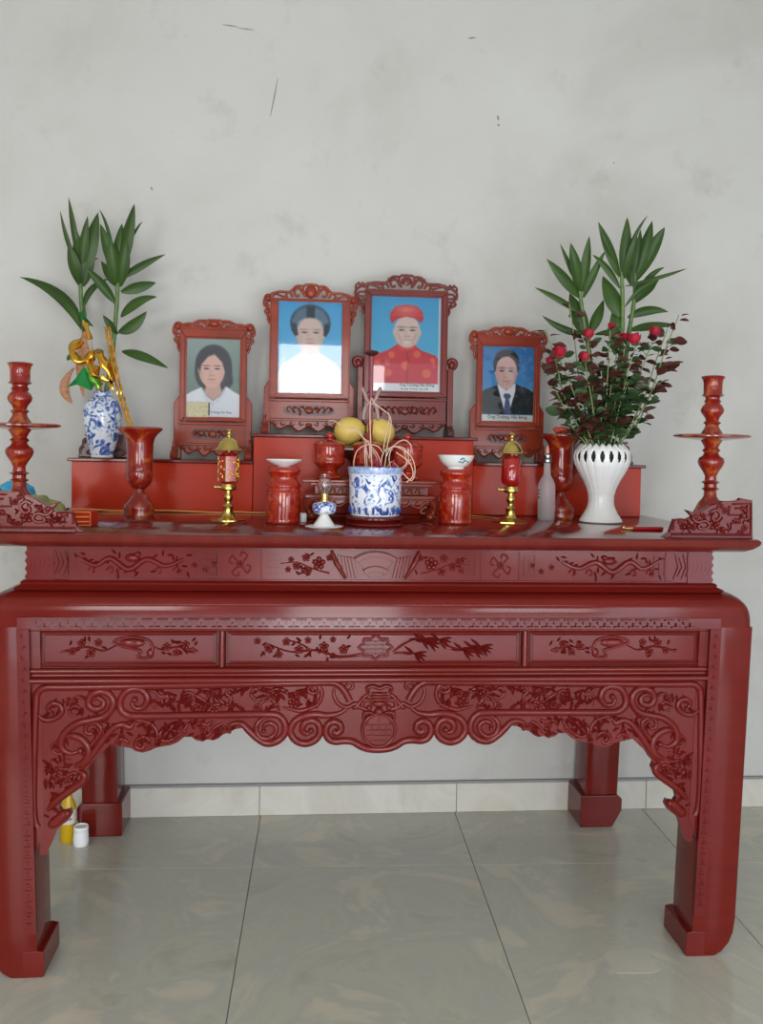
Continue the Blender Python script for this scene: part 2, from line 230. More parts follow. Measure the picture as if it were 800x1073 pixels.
M['framer'] = noise_mat('orange_red_frame_wood', [(.3, (.20,.026,.011)), (.7, (.30,.040,.018))], 8, 4, (1,1,2), .22, .2, bump=.05, spec=.3)
M['framed'] = noise_mat('dark_red_frame_wood', [(.3, (.13,.016,.013)), (.7, (.19,.026,.019))], 8, 4, (1,1,2), .26, .2, bump=.05, spec=.35)
M['lacq'] = noise_mat('red_turned_lacquer', [(.35, (.20,.010,.006)), (.54, (.24,.014,.007)), (.66, (.42,.10,.018))], 18, 3, rough=.16, coat=.5, distort=.6)
M['jar'] = noise_mat('red_gilt_jar_glaze', [(.45, (.30,.011,.005)), (.60, (.38,.028,.007)), (.76, (.52,.13,.02))], 46, 4, rough=.13, coat=.6, distort=.8)
M['brass'] = noise_mat('polished_brass', [(.3, (.62,.46,.12)), (.7, (.74,.58,.20))], 9, 2, metal=1, rough=.24)
M['gold'] = mat('gold_foil', (.85,.46,.06), .22, 1)
M['greenfoil'] = mat('green_foil', (.015,.20,.045), .3, .6); M['limefoil'] = mat('lime_foil', (.20,.55,.07), .25, .6)
M['white'] = mat('white_glazed_ceramic', (.84,.85,.84), .15, 0, .4)
M['whitepl'] = mat('white_plastic', (.82,.83,.84), .35)
M['cord'] = mat('orange_gold_cord', (.75,.33,.10), .4)
M['wall'] = None
M['glass'] = mat('clear_glass', (1,1,1), .02, trans=1, ior=1.45)
M['frost'] = mat('frosted_bottle_glass', (.80,.80,.82), .38, trans=.75, ior=1.3)
M['leafd'] = noise_mat('bamboo_leaf_green', [(.3, (.024,.056,.009)), (.7, (.046,.098,.017))], 6, 3, (1,1,1), .42, spec=.35)
M['stem'] = noise_mat('bamboo_stem_green', [(.3, (.07,.14,.035)), (.7, (.12,.20,.06))], 20, 2, (1,1,4), .4)
M['sheath'] = noise_mat('dry_sheath_brown', [(.3, (.32,.13,.06)), (.7, (.50,.27,.15))], 20, 4, (1,1,4), .6)
M['rleaf'] = noise_mat('rose_leaf_dark_green', [(.3, (.026,.060,.022)), (.7, (.065,.120,.042))], 14, 3, rough=.42)
M['rleafr'] = noise_mat('rose_leaf_young_red', [(.3, (.075,.022,.018)), (.7, (.125,.040,.028))], 14, 3, rough=.42)
M['rleafm'] = noise_mat('rose_leaf_mid_green', [(.3, (.045,.090,.028)), (.7, (.085,.135,.05))], 14, 3, rough=.42)
M['rstem'] = mat('rose_stem_green', (.20,.26,.09), .5)
M['rose'] = noise_mat('red_rose_petal', [(.3, (.30,.006,.02)), (.7, (.50,.015,.045))], 20, 3, rough=.5)
M['fruit'] = noise_mat('yellow_fruit_skin', [(.3, (.70,.50,.10)), (.6, (.78,.56,.14)), (.75, (.60,.42,.08))], 14, 4, rough=.45)
M['incense'] = mat('pale_incense_ash', (.70,.48,.36), .7)
M['pink'] = mat('magenta_incense_stub', (.36,.035,.10), .6)
M['black'] = mat('black_plastic', (.015,.015,.018), .3)
M['bluep'] = noise_mat('blue_plastic_wrap', [(.3, (.02,.22,.42)), (.7, (.05,.36,.60))], 20, 3, rough=.3, bump=.5, bscale=20)
M['olive'] = noise_mat('olive_wrapping', [(.3, (.20,.22,.07)), (.7, (.36,.36,.13))], 20, 3, rough=.5, bump=.5, bscale=30)
M['oil'] = mat('yellow_oil', (.85,.55,.02), .1, trans=.35, ior=1.4)
# repaired corner piece on the floor
M['patch'] = noise_mat('floor_patch_cement', [(.3, (.50,.49,.41)), (.7, (.56,.54,.45))], 6, 4, rough=.2)
M['label'] = noise_mat('pale_bottle_label', [(.35, (.75,.70,.62)), (.6, (.72,.68,.60)), (.66, (.12,.16,.35))], 60, 2, rough=.4)
M['soil'] = mat('incense_ash_bed', (.32,.27,.22), .9)
M['ink'] = mat('caption_ink', (.02,.02,.03), .6)
M['paper'] = mat('white_paper', (.72,.72,.72), .6)
M['mirror'] = mat('dark_mortar', (.28,.28,.28), .8)

def wall_material():
    m = mat('grey_skimmed_plaster', (.5,.5,.48), .88, spec=.2); b = m.node_tree.nodes['Principled BSDF']
    tc = N(m, 'ShaderNodeTexCoord')
    n1 = N(m, 'ShaderNodeTexNoise'); n1.inputs['Scale'].default_value = 1.3; n1.inputs['Detail'].default_value = 7; n1.inputs['Roughness'].default_value = .6; n1.inputs['Distortion'].default_value = .5
    L(m, tc.outputs['Object'], n1.inputs['Vector'])
    r1 = ramp(m, [(.30, (.50,.485,.455)), (.5, (.565,.56,.535)), (.72, (.60,.60,.58))]); L(m, n1.outputs[0], r1.inputs[0])
    n2 = N(m, 'ShaderNodeTexNoise'); n2.inputs['Scale'].default_value = 4.5; n2.inputs['Detail'].default_value = 8; n2.inputs['Roughness'].default_value = .7
    L(m, tc.outputs['Object'], n2.inputs['Vector'])
    r2_ = ramp(m, [(.58, (1,1,1)), (.78, (.82,.80,.78))]); L(m, n2.outputs[0], r2_.inputs[0])
    mx = N(m, 'ShaderNodeMix', data_type='RGBA', blend_type='MULTIPLY'); mx.inputs[0].default_value = 1
    L(m, r1.outputs[0], mx.inputs[6]); L(m, r2_.outputs[0], mx.inputs[7])
    L(m, mx.outputs[2], b.inputs['Base Color'])
    n3 = N(m, 'ShaderNodeTexNoise'); n3.inputs['Scale'].default_value = 9; n3.inputs['Detail'].default_value = 6
    mp = N(m, 'ShaderNodeMapping'); mp.inputs['Scale'].default_value = (1, 1, .35); L(m, tc.outputs['Object'], mp.inputs[0]); L(m, mp.outputs[0], n3.inputs['Vector'])
    bp = N(m, 'ShaderNodeBump'); bp.inputs['Strength'].default_value = .25; bp.inputs['Distance'].default_value = .006
    L(m, n3.outputs[0], bp.inputs['Height']); L(m, bp.outputs[0], b.inputs['Normal'])
    return m
M['wall'] = wall_material()
def tile_material(name, stops, rough):
    m = noise_mat(name, stops, 2.0, 8, (1,1,1), rough, .25, distort=2.2, rand=True, nrough=.62); return m
M['tile'] = tile_material('marbled_floor_tile', [(.30, (.40,.40,.335)), (.44, (.50,.495,.41)), (.52, (.46,.46,.405)), (.60, (.56,.53,.43)), (.72, (.60,.55,.44))], .15)
M['tile'].node_tree.nodes['Principled BSDF'].inputs['Coat Weight'].default_value = .15
M['btile'] = tile_material('cream_baseboard_tile', [(.32, (.56,.53,.46)), (.55, (.66,.64,.58)), (.7, (.60,.55,.46))], .25)

# porcelain with blue painting
def porcelain(name, scale, thr, bandz=None, streak=(1,1,1)):
    m = mat(name, (.8,.83,.88), .12, 0, .5); b = m.node_tree.nodes['Principled BSDF']
    tc = N(m, 'ShaderNodeTexCoord'); mp = N(m, 'ShaderNodeMapping'); mp.inputs['Scale'].default_value = streak; L(m, tc.outputs['Object'], mp.inputs[0])
    nz = N(m, 'ShaderNodeTexNoise'); nz.inputs['Scale'].default_value = scale; nz.inputs['Detail'].default_value = 5; nz.inputs['Distortion'].default_value = 1.6
    L(m, mp.outputs[0], nz.inputs['Vector'])
    r = ramp(m, [(thr-.03, (.76,.80,.87)), (thr+.01, (.25,.36,.66)), (thr+.10, (.045,.085,.34)), (thr+.2, (.02,.04,.22))]); L(m, nz.outputs[0], r.inputs[0])
    L(m, r.outputs[0], b.inputs['Base Color'])
    if bandz:
        sx = N(m, 'ShaderNodeSeparateXYZ'); L(m, tc.outputs['Object'], sx.inputs[0])
        gt = N(m, 'ShaderNodeMath', operation='GREATER_THAN'); gt.inputs[1].default_value = bandz; L(m, sx.outputs[2], gt.inputs[0])
        n2 = N(m, 'ShaderNodeTexNoise'); n2.inputs['Scale'].default_value = 90; L(m, tc.outputs['Object'], n2.inputs['Vector'])
        r3 = ramp(m, [(.4, (.42,.52,.74)), (.62, (.22,.32,.60))]); L(m, n2.outputs[0], r3.inputs[0])
        mx = N(m, 'ShaderNodeMix', data_type='RGBA'); L(m, gt.outputs[0], mx.inputs[0]); L(m, r.outputs[0], mx.inputs[6]); L(m, r3.outputs[0], mx.inputs[7])
        L(m, mx.outputs[2], b.inputs['Base Color'])
    return m
M['porc'] = porcelain('blue_white_vase_glaze', 34, .50)
M['porcc'] = porcelain('blue_white_bowl_glaze', 26, .53, .149, (1,1,1.4))
M['porcl'] = porcelain('blue_white_lamp_glaze', 60, .46)
def vcol_mat():
    m = mat('printed_photograph', (1,1,1), .45, spec=.3); b = m.node_tree.nodes['Principled BSDF']
    a = N(m, 'ShaderNodeVertexColor', layer_name='print'); L(m, a.outputs[0], b.inputs['Base Color']); return m
M['print'] = vcol_mat()

# ---------------------------------------------------------------- the room
WY = 1.068
w = MB(); w.box(-3.0, 3.0, WY, WY+.2, 0, 3.7); o = w.build('wall_back', M['wall'], smooth=0); o['kind'] = 'structure'
# scratches and nail holes in the plaster
mk = MB()
for (x0, z0, x1, z1, r) in [(-.372,2.735,-.345,2.885,.0030),(-.56,3.078,-.50,3.072,.003),(-.50,3.068,-.44,3.064,.003),(.524,2.785,.528,2.765,.005),(.530,2.752,.527,2.742,.005),(-.825,2.445,-.818,2.432,.004),(1.0,2.62,1.005,2.618,.004),(.40,3.08,.43,3.085,.004)]:
    mk.tube([(x0, WY-.0005, z0), ((x0+x1)/2+.001, WY-.0008, (z0+z1)/2), (x1, WY-.0005, z1)], [r*.4, r, r*.4], 6, squash=.3)
mk.build('scratch_marks', mat('scratch_grey', (.26,.26,.25), .9), o)
w = MB(); w.box(-3.2, -3.0, -4.6, WY+.2, 0, 3.7); o = w.build('wall_left', M['wall'], smooth=0); o['kind'] = 'structure'
w = MB(); w.box(3.0, 3.2, -4.6, WY+.2, 0, 3.7); o = w.build('wall_right', M['wall'], smooth=0); o['kind'] = 'structure'
for (xa, xb, za, zb, nm) in ((-3.2, -2.4, 0, 3.7, 'wall_front'), (2.4, 3.2, 0, 3.7, 'wall_front'), (-2.4, 2.4, 2.5, 3.7, 'wall_front')):
    w = MB(); w.box(xa, xb, -4.8, -4.6, za, zb); o = w.build(nm, M['wall'], smooth=0); o['kind'] = 'structure'
w = MB(); w.box(-3.2, 3.2, -4.6, WY+.2, 3.7, 3.85); o = w.build('ceiling', M['wall'], smooth=0); o['kind'] = 'structure'
w = MB(); w.box(-3.2, 3.2, -6.2, WY+.2, -.12, -.008); fl = w.build('floor', M['mirror'], smooth=0); fl['kind'] = 'structure'
tl = MB(); h = .387; hy = .58; e = .0012
tl.ringloft([[(-h+e,-hy+e,-.008),(h-e,-hy+e,-.008),(h-e,hy-e,-.008),(-h+e,hy-e,-.008)],[(-h+e,-hy+e,-.001),(h-e,-hy+e,-.001),(h-e,hy-e,-.001),(-h+e,hy-e,-.001)],[(-h+e+.001,-hy+e+.001,0),(h-e-.001,-hy+e+.001,0),(h-e-.001,hy-e-.001,0),(-h+e+.001,hy-e-.001,0)]])
tme = tl.mesh('tile', M['tile'], 0)
th = -.022; ct, st = math.cos(th), math.sin(th)
for i in range(-4, 5):
    for j in range(-5, 2):
        lx = (i)*.774; ly = (j-.5)*1.16
        x = .010 + lx*ct - ly*st; y = .606 + lx*st + ly*ct
        y += .0
        if abs(x) > 2.62+.387: continue
        t = bpy.data.objects.new('tile', tme); C.objects.link(t); t.parent = fl; t.location = (x, y, 0); t.rotation_euler.z = th
pb = MB(); pb.prism([(-.068,-.060),(.035,-.066),(.066,-.05),(.060,.058),(-.05,.055),(-.074,.03)], -.0005, .0008)
pb.v = [(x, z, -y) for x, y, z in pb.v]; po = pb.build('tile_patch', M['patch'], fl, smooth=0, bevel=.0004); po.location = (.742, -.010, 0)
bb = MB(); bb.box(-3.0, 3.0, WY-.010, WY, 0, .110); bo = bb.build('baseboard_back', M['mirror'], smooth=0); bo['kind'] = 'structure'
bt = MB(); bt.box(-.391, .391, -.008, 0, 0, .114); btm = bt.mesh('tile', M['btile'], 0)
for i in range(-4, 5):
    if abs(i*.785+.02) > 2.62: continue
    t = bpy.data.objects.new('tile', btm); C.objects.link(t); t.parent = bo; t.location = (i*.785+.02, WY-.010, 0.001)
rg = MB(); rg.box(-3.0, 3.0, WY-.014, WY, .115, .124); rg.build('grey_line', M['mirror'], bo, smooth=0)  # thin grey strip along the top of the baseboard

# ---------------------------------------------------------------- the altar table
T = 1.2156
al = thing('altar_table', 'big dark red lacquered altar table with carved apron and four square legs', 'altar table', (0, 0, 0))
def lean(x, z): return x - math.copysign(.032, x)*max(0, 1-z)*1.0 if z < 1 else x
def rect_ring(hw, y0, y1, z, r, n=5):
    pts = []
    for (cx, cy_, a0) in ((hw-r, y0+r, -PI/2), (hw-r, y1-r, 0), (-hw+r, y1-r, PI/2), (-hw+r, y0+r, PI)):
        for k in range(n+1):
            a = a0 + PI/2*k/n; pts.append((cx+r*math.cos(a), cy_+r*math.sin(a), z))
    return pts
# table top with a rounded, undercut edge
prof = [(-.075,1.176),(-.055,1.174),(-.03,1.178),(-.012,1.187),(0,1.199),(.003,1.208),(0,1.2125),(-.004,1.2156)]
tp = MB(); tp.ringloft([rect_ring(1.090+o_, -.022-o_, 1.045+o_*.2, z, .012) for o_, z in prof]); tp.build('tabletop', M['top'], al, smooth=50)
# carved frieze under the top
fz = MB(); fz.box(-.972, .972, .045, .98, 1.078, 1.178); frz = fz.build('frieze', M['carv'], al, smooth=0)
for s in (-1, 1):
    zz = MB(); pts = []; n = 9
    for k in range(n+1): pts.append((s*(.972+(.006 if k % 2 else 0)), 1.080+.097*k/n))
    zz.prism([(s*.90, 1.080)]+pts+[(s*.90, 1.177)], .041, .060); zz.build('end_panel', M['carv'], frz, smooth=0)
# waist mouldings
wm = MB(); wm.ringloft([rect_ring(hw, y0, 1.0, z, .01) for hw, y0, z in [(.965,.05,1.083),(.985,.036,1.081),(.990,.030,1.076),(.988,.032,1.071),(1.000,.024,1.066),(1.006,.018,1.061),(1.0,.022,1.056)]])
wm.build('waist_moulding', M['wood'], al, smooth=60)
# rounded shoulder
R_ = []
for k in range(11):
    a = PI/2*k/10
    z_ = .975+.083*math.cos(a); q_ = min(1, max(0, (1.058-z_)/.046)); R_.append((1.000+.085*math.sin(a), .062*(1-math.sqrt(max(0, 1-(1-q_)**2))) , z_))
R_ = list(reversed(R_))
sh = MB(); sh.ringloft([rect_ring(hw, y0, 1.03, z, .03) for hw, y0, z in [(1.085,-.0005,.9595)]+R_]); sh.build('shoulder', M['wood'], al, smooth=60)

# legs
def leg(sx, back):
    g = MB(); yo = .892 if back else 0
    xi, xo = (.9175, 1.048) if back else (.955, 1.085)
    cols = []
    zs = [0, .012, .035, .065, .105, .3, .5, .7, .96] if not back else [.10, .3, .5, .7, .96]
    rings = []
    for z in zs:
        r = .010; x0, x1 = xi, xo - ({0: .055, .012: .034, .035: .015, .065: .004}.get(z, 0) if not back else 0)
        ring = []
        for (cx, cy_, a0) in ((x1-r, yo+r, -PI/2), (x1-r, yo+.142-r, 0), (x0+.003, yo+.142-.003, PI/2), (x0+.003, yo+.003, PI)):
            rr = r if cx > (x0+x1)/2 else .003
            for k in range(4):
                a = a0+PI/2*k/3; ring.append((sx*lean(cx+rr*math.cos(a), z), cy_+rr*math.sin(a), z))
        rings.append(ring if sx > 0 else list(reversed(ring)))
    g.ringloft(rings); lg = g.build('leg', M['wood'], al, smooth=45)
    f = MB()
    out = [(xi+.001,.074),(xi-.018,.070),(xi-.018,.004),(xi-.014,.0),(xi+.040,0),(xi+.040,.070)]
    if back: out = [(xi-.018,.125),(xi-.018,.075),(xi-.016,.0),(xo-.018,.0),(xo+.016,.065),(xo+.016,.108),(xo-.002,.125)]
    f.prism([(sx*lean(x, z), z) for x, z in out], yo-.010 if back else yo-.0012, yo+.160)
    if not back:
        # inner top of the foot rises towards the back, as a stepped shoe
        pass
    f.build('foot', M['wood'], lg, smooth=0, bevel=.005)
    return lg
legs = [leg(1, False), leg(-1, False), leg(1, True), leg(-1, True)]

# key-fret bars: one unit of the meander as small boxes, along an axis
def fret_unit_h(b, x, z, u, h, y0, y1, flip):
    t = .0042
    m_ = z+h*.5-t/2
    b.box(x, x+u*.72, y0, y1, z+h-t, z+h); b.box(x+u*.36-t/2, x+u*.36+t/2, y0, y1, m_, z+h-t)
    b.box(x+u*.5, x+u*1.22, y0, y1, z, z+t); b.box(x+u*.86-t/2, x+u*.86+t/2, y0, y1, z+t, m_+t); return
    b.box(x, x+u*.62, y0, y1, zt, zt+t)
    b.box(x+u*.31-t/2, x+u*.31+t/2, y0, y1, min(zt, z+h*.35), max(zt+t, z+h*.65))
    b.box(x+u*.12, x+u*.5, y0, y1, z+h*.5-t/2, z+h*.5+t/2)
    b.box(x+u*.70, x+u*.70+t, y0, y1, z, z+h)
def fret_unit_v(b, x, z, u, wv, y0, y1, sx):
    t = .003
    b.box(x+wv*.15, x+wv*.85, y0, y1, z, z+t)
    b.box(x+wv*.5-t/2, x+wv*.5+t/2, y0, y1, z, z+u*.45)
    b.box(x+wv*.25, x+wv*.6, y0, y1, z+u*.6, z+u*.6+t)
# horizontal band
bd = MB(); bd.box(-.985, .985, -.004, .03, .955, .987); band = bd.build('fret_band', M['wood'], al, smooth=0, bevel=.001)
kb = MB(); u = .042; n = int(1.88/u)
for k in range(n): fret_unit_h(kb, -.95+k*u, .959, u, .024, -.0125, -.003, k % 2)
kb.build('key_fret', M['carv'], band, smooth=0, kind='stuff')
for sx in (-1, 1):
    # strip down the leg with a small raised pattern
    b = MB(); pts = []
    V = [(sx*lean(.955, .955), -.004, .955), (sx*lean(.987, .955), -.004, .955), (sx*lean(.987, .12), -.004, .12), (sx*lean(.955, .12), -.004, .12)]
    V += [(x, .01, z) for x, y, z in V]
    b.add(V, [(0,1,2,3),(7,6,5,4),(0,4,5,1),(1,5,6,2),(2,6,7,3),(3,7,4,0)])
    lg = legs[0] if sx > 0 else legs[1]
    b.build('fret_strip', M['carv'], lg, smooth=0)
    kb = MB(); zc = .15
    k = 0
    while zc < .94:
        xl = lean(.958, zc)
        fret_unit_v(kb, (xl if sx > 0 else -xl-.026), zc, .03, .026, -.0065, -.003, sx)
        kb.ball((sx*(xl+(.009 if k % 2 else .017)), -.0045, zc+.008), (.003,.003,.003), 6, 4)
        zc += .030; k += 1
    kb.build('key_fret', M['carv'], lg, smooth=0, kind='stuff')

# framework behind: rails and stiles of the front
fr = MB()
fr.box(-.957, .957, .030, .050, .80, .96)                       # back board behind the panels
fr.build('backing_board', M['wood'], al, smooth=0)
def bar(b, x0, x1, z0, z1, y0, depth=.02): b.box(x0, x1, y0, y0+depth, z0, z1)
ra = MB()
# half-round mouldings across the front
def hmould(b, x0, x1, z, r, y):
    n = 8; rings = []
    for x in (x0, x1): rings.append([(x, y - r*math.cos(PI*(k/n-.5))*.9, z + r*math.sin(PI*(k/n-.5))) for k in range(n+1)] + [(x, y+.02, z+r), (x, y+.02, z-r)])
    b.ringloft([rings[1], rings[0]])
hmould(ra, -.955, .955, .8375, .0075, .010); hmould(ra, -.955, .955, .812, .008, .004); hmould(ra, -.955, .955, .825, .006, .014)
hmould(ra, -.955, .955, .9505, .0045, .012)
ra.box(-.955, .955, .018, .04, .800, .846)
ra.build('lower_rail', M['wood'], al, smooth=40)
# inner frame that runs down beside the legs
for s in (-1, 1):
    sf = MB()
    V = [(s*lean(.957,.95), .012, .95), (s*lean(.930,.95), .012, .95), (s*lean(.930,.40), .012, .40), (s*lean(.957,.34), .012, .34)]
    V += [(x, .04, z) for x, y, z in V]
    F = [(0,1,2,3),(7,6,5,4),(0,4,5,1),(1,5,6,2),(2,6,7,3),(3,7,4,0)]
    sf.add(V, F); sf.build('inner_stile', M['wood'], al, smooth=0)

# ---- relief carving helpers (drawn in x,z on a front plane y)
def tube2(b, pts, r, y, n=5, seg=8, taper=True, mir=1, dx=.013, squash=.9):
    P = catmull([(mir*(x+dx), y, z) for x, z in pts], n); k = len(P)
    R = [r*(min(1, .45+.9*min(i, k-1-i)/(k*.25)) if taper else 1) for i in range(k)]
    b.tube(P, R, seg, squash=squash)
def flower2(b, x, z, r, y, n=5):
    for k in range(n):
        a = 2*PI*k/n+.3
        b.ball((x+r*.62*math.cos(a), y, z+r*.62*math.sin(a)), (r*.42, r*.34, r*.42), 8, 5)
    b.ball((x, y-r*.22, z), (r*.26, r*.26, r*.26), 7, 4)
def leaf2(b, x, z, ang, l, wd, y):
    ca, sa = math.cos(ang), math.sin(ang); V = []; F = []
    n = 5
    for i in range(n+1):
        t = i/n; hw = wd*math.sin(PI*min(.97, t*.9+.06))
        cx, cz = x+ca*l*t, z+sa*l*t
        V += [(cx-sa*hw, y+.0015, cz+ca*hw), (cx, y-.0045, cz), (cx+sa*hw, y+.0015, cz-ca*hw)]
    for i in range(n):
        a = i*3; F += [(a, a+3, a+4, a+1), (a+1, a+4, a+5, a+2)]
    b.add(V, [tuple(reversed(f)) for f in F])
def branch(b, pts, y, r=.0035):
    P = catmull([(x, y, z) for x, z in pts], 5); b.tube(P, [r*(1-.6*i/len(P)) for i in range(len(P))], 6)

# ---- apron
ap_y = .014
right_edge = [(x+.013, z) for x, z in APRON_EDGE]
outl = [(-x, z) for x, z in reversed(right_edge)] + right_edge[0:]
rx = lean(.945, .36)
outl = [(-rx, .803), (-lean(.945,.33), .330)] + [(-x, z) for x, z in reversed(right_edge)] + right_edge + [(lean(.945,.33), .330), (rx+.004, .803)]
ap = MB(); ap.prism(outl, ap_y, ap_y+.020); apron = ap.build('apron', M['carv'], al, smooth=0, bevel=.002, seg=1)
NAMES = {'swag':'centre_swag','vol2':'volute','vol3':'volute','vol3in':'volute','volS':'volute','ring':'volute','cornS':'volute','topbead':'edge_bead','lowbead':'edge_bead','tail':'edge_bead','hook':'volute','knob':'volute','wing':'bat_wing','wing2':'bat_wing','clawhook':'volute'}
for k, (pts, r) in FRET.items():
    nm = NAMES.get(k, 'leaf_scroll')
    for mir in (1, -1):
        b = MB(); yy = ap_y-.001 if r > .008 else ap_y
        tube2(b, pts, r*.95, yy, mir=mir, seg=10 if r > .008 else 8, taper=(k not in ('topbead','swag')))
        if k in ('vol2','vol3','volS','cornS','knob','hook','vol3in'):
            x, z = pts[-1]; b.ball((mir*(x+.013), yy-.002, z), (r*.8, r*.9, r*.8), 8, 6)
        b.build(nm, M['carv'], apron, smooth=60)
for (p, r) in FLOWERS:
    for mir in (1, -1):
        b = MB(); flower2(b, mir*(p[0]+.013), p[1], r, ap_y-.001); b.build('flower_relief', M['carv'], apron, smooth=60)
# loose small foliage between the scrolls
rl = random.Random(5); b = MB()
def inside(x, z, poly):
    c = False; j = len(poly)-1
    for i in range(len(poly)):
        if (poly[i][1] > z) != (poly[j][1] > z) and x < (poly[j][0]-poly[i][0])*(z-poly[i][1])/(poly[j][1]-poly[i][1])+poly[i][0]: c = not c
        j = i
    return c
for (xa, xb, za, zb, n) in [(.18,.34,.73,.785,50),(.38,.62,.735,.79,80),(.42,.60,.64,.70,50),(.58,.80,.62,.70,60),(.83,.91,.52,.64,40),(.78,.91,.70,.78,20),(.84,.91,.42,.53,14)]:
    for _ in range(n):
        x, z, a = rl.uniform(xa, xb), rl.uniform(za, zb), rl.uniform(0, 2*PI); l = rl.uniform(.016, .030)
        if not inside(x, z, outl) or not inside(x+math.cos(a)*l*1.2, z+math.sin(a)*l*1.2, outl): continue
        for mir in (1, -1):
            leaf2(b, mir*x, z, a if mir > 0 else PI-a, l, l*.22, ap_y-.002)
b.build('leaf_relief', M['carv'], apron, smooth=60, kind='stuff')
# centre medallion with a round longevity emblem and a bat head over it
md = MB(); cz_ = .668
def disc2(b, x, z, r, y, th, n=28): b.prism([(x+r*math.cos(2*PI*k/n), z+r*math.sin(2*PI*k/n)) for k in range(n)], y-th, y+.004)
disc2(md, 0, cz_, .044, ap_y, .007); md.tube([( .046*math.cos(a*PI/16), ap_y-.007, cz_+.046*math.sin(a*PI/16)) for a in range(32)], .005, 8, closed=True)
for dz in (-.030, -.015, 0, .015):
    hw = .036 if abs(dz) < .02 else .026
    md.box(-hw, hw, ap_y-.012, ap_y-.004, cz_+dz-.0022, cz_+dz+.0022)
md.box(-.0025, .0025, ap_y-.012, ap_y-.004, cz_+.0, cz_+.036); md.box(-.022, -.018, ap_y-.012, ap_y-.004, cz_-.015, cz_+.012); md.box(.018, .022, ap_y-.012, ap_y-.004, cz_-.015, cz_+.012)
md.build('medallion', M['carv'], apron, smooth=40, bevel=.001)
bh = MB(); bz = .72
bh.ball((0, ap_y-.004, bz), (.013,.010,.012), 12, 8); bh.ball((0, ap_y-.003, bz+.022), (.020,.009,.010), 12, 8)
bh.tube(catmull([(-.030, ap_y, bz+.052), (-.034, ap_y-.004, bz+.066), (-.018, ap_y-.005, bz+.072), (0, ap_y-.005, bz+.066), (.018, ap_y-.005, bz+.072), (.034, ap_y-.004, bz+.066), (.030, ap_y, bz+.052)], 5), .0055, 8)
for dz, hw in ((.034,.022),(.042,.026),(.050,.022)): bh.tube([(-hw, ap_y-.001, bz+dz), (0, ap_y-.006, bz+dz), (hw, ap_y-.001, bz+dz)], .0042, 8)
for s in (-1, 1):
    bh.ball((s*.045, ap_y, bz+.034), (.009,.008,.010), 10, 6); bh.ball((s*.028, ap_y-.002, bz+.010), (.008,.007,.009), 10, 6); bh.ball((s*.040, ap_y-.002, bz-.006), (.008,.007,.008), 10, 6)
    bh.tube(catmull([(s*.014, ap_y-.003, bz-.006), (s*.034, ap_y-.005, bz-.002), (s*.044, ap_y-.004, bz-.018), (s*.034, ap_y-.004, bz-.030), (s*.026, ap_y-.003, bz-.020)], 5), .0045, 8)
bh.build('bat_head', M['carv'], apron, smooth=60)

# ---- three carved panels and their dividers
def panel(x0, x1, draw):
    z0, z1 = .8465, .9465; b = MB()
    b.box(x0, x1, .024, .034, z0, z1); p = b.build('panel', M['carv'], al, smooth=0)
    f = MB(); r = .0035; y = .020; i = .012
    f.tube([(x0+.004, .018, z0+.004), (x1-.004, .018, z0+.004), (x1-.004, .018, z1-.004), (x0+.004, .018, z1-.004)], .004, 6, closed=True)
    f.tube([(x0+i, y+.003, z0+i), (x1-i, y+.003, z0+i), (x1-i, y+.003, z1-i), (x0+i, y+.003, z1-i)], .0022, 6, closed=True)
    f.build('panel_frame', M['wood'], p, smooth=0)
    c = MB(); draw(c, (x0+x1)/2, (z0+z1)/2, .0225); c.build('carving', M['carv'], p, smooth=60)
def side_panel(sgn):
    def d(b, cx, cz, y):
        q = random.Random(3)
        X = lambda u: cx+sgn*u
        branch(b, [(X(-.185), cz-.010), (X(-.12), cz+.004), (X(-.07), cz-.006), (X(-.03), cz+.012), (X(.01), cz+.024), (X(.05), cz+.020)], y)
        branch(b, [(X(.185), cz-.008), (X(.13), cz+.004), (X(.09), cz-.004), (X(.06), cz+.006)], y)
        for (u, v, r) in [(-.155,-.008,.011),(-.13,.014,.012),(-.105,-.012,.013),(-.085,.016,.011),(.10,.004,.012),(.125,-.012,.011),(.15,.010,.012),(.17,-.006,.009)]: flower2(b, X(u), cz+v, r, y)
        for k in range(26):
            u = q.choice([q.uniform(-.18,-.06), q.uniform(.08,.19)]); leaf2(b, X(u), cz+q.uniform(-.02,.02), q.uniform(0, 2*PI), .015, .004, y)
        # rounded rock and bird at the middle
        b.tube(catmull([(X(-.03), y, cz+.026), (X(.01), y, cz+.031), (X(.05), y, cz+.022), (X(.062), y, cz-.004), (X(.048), y, cz-.026), (X(.022), y, cz-.024), (X(.030), y, cz-.008), (X(.012), y, cz-.002), (X(-.02), y, cz+.006), (X(-.042), y, cz+.016)], 5, True), .004, 8, closed=True)
        b.ball((X(.005), y, cz+.014), (.036,.006,.013), 14, 6); b.ball((X(.055), y, cz-.014), (.010,.006,.014), 10, 6)
    return d
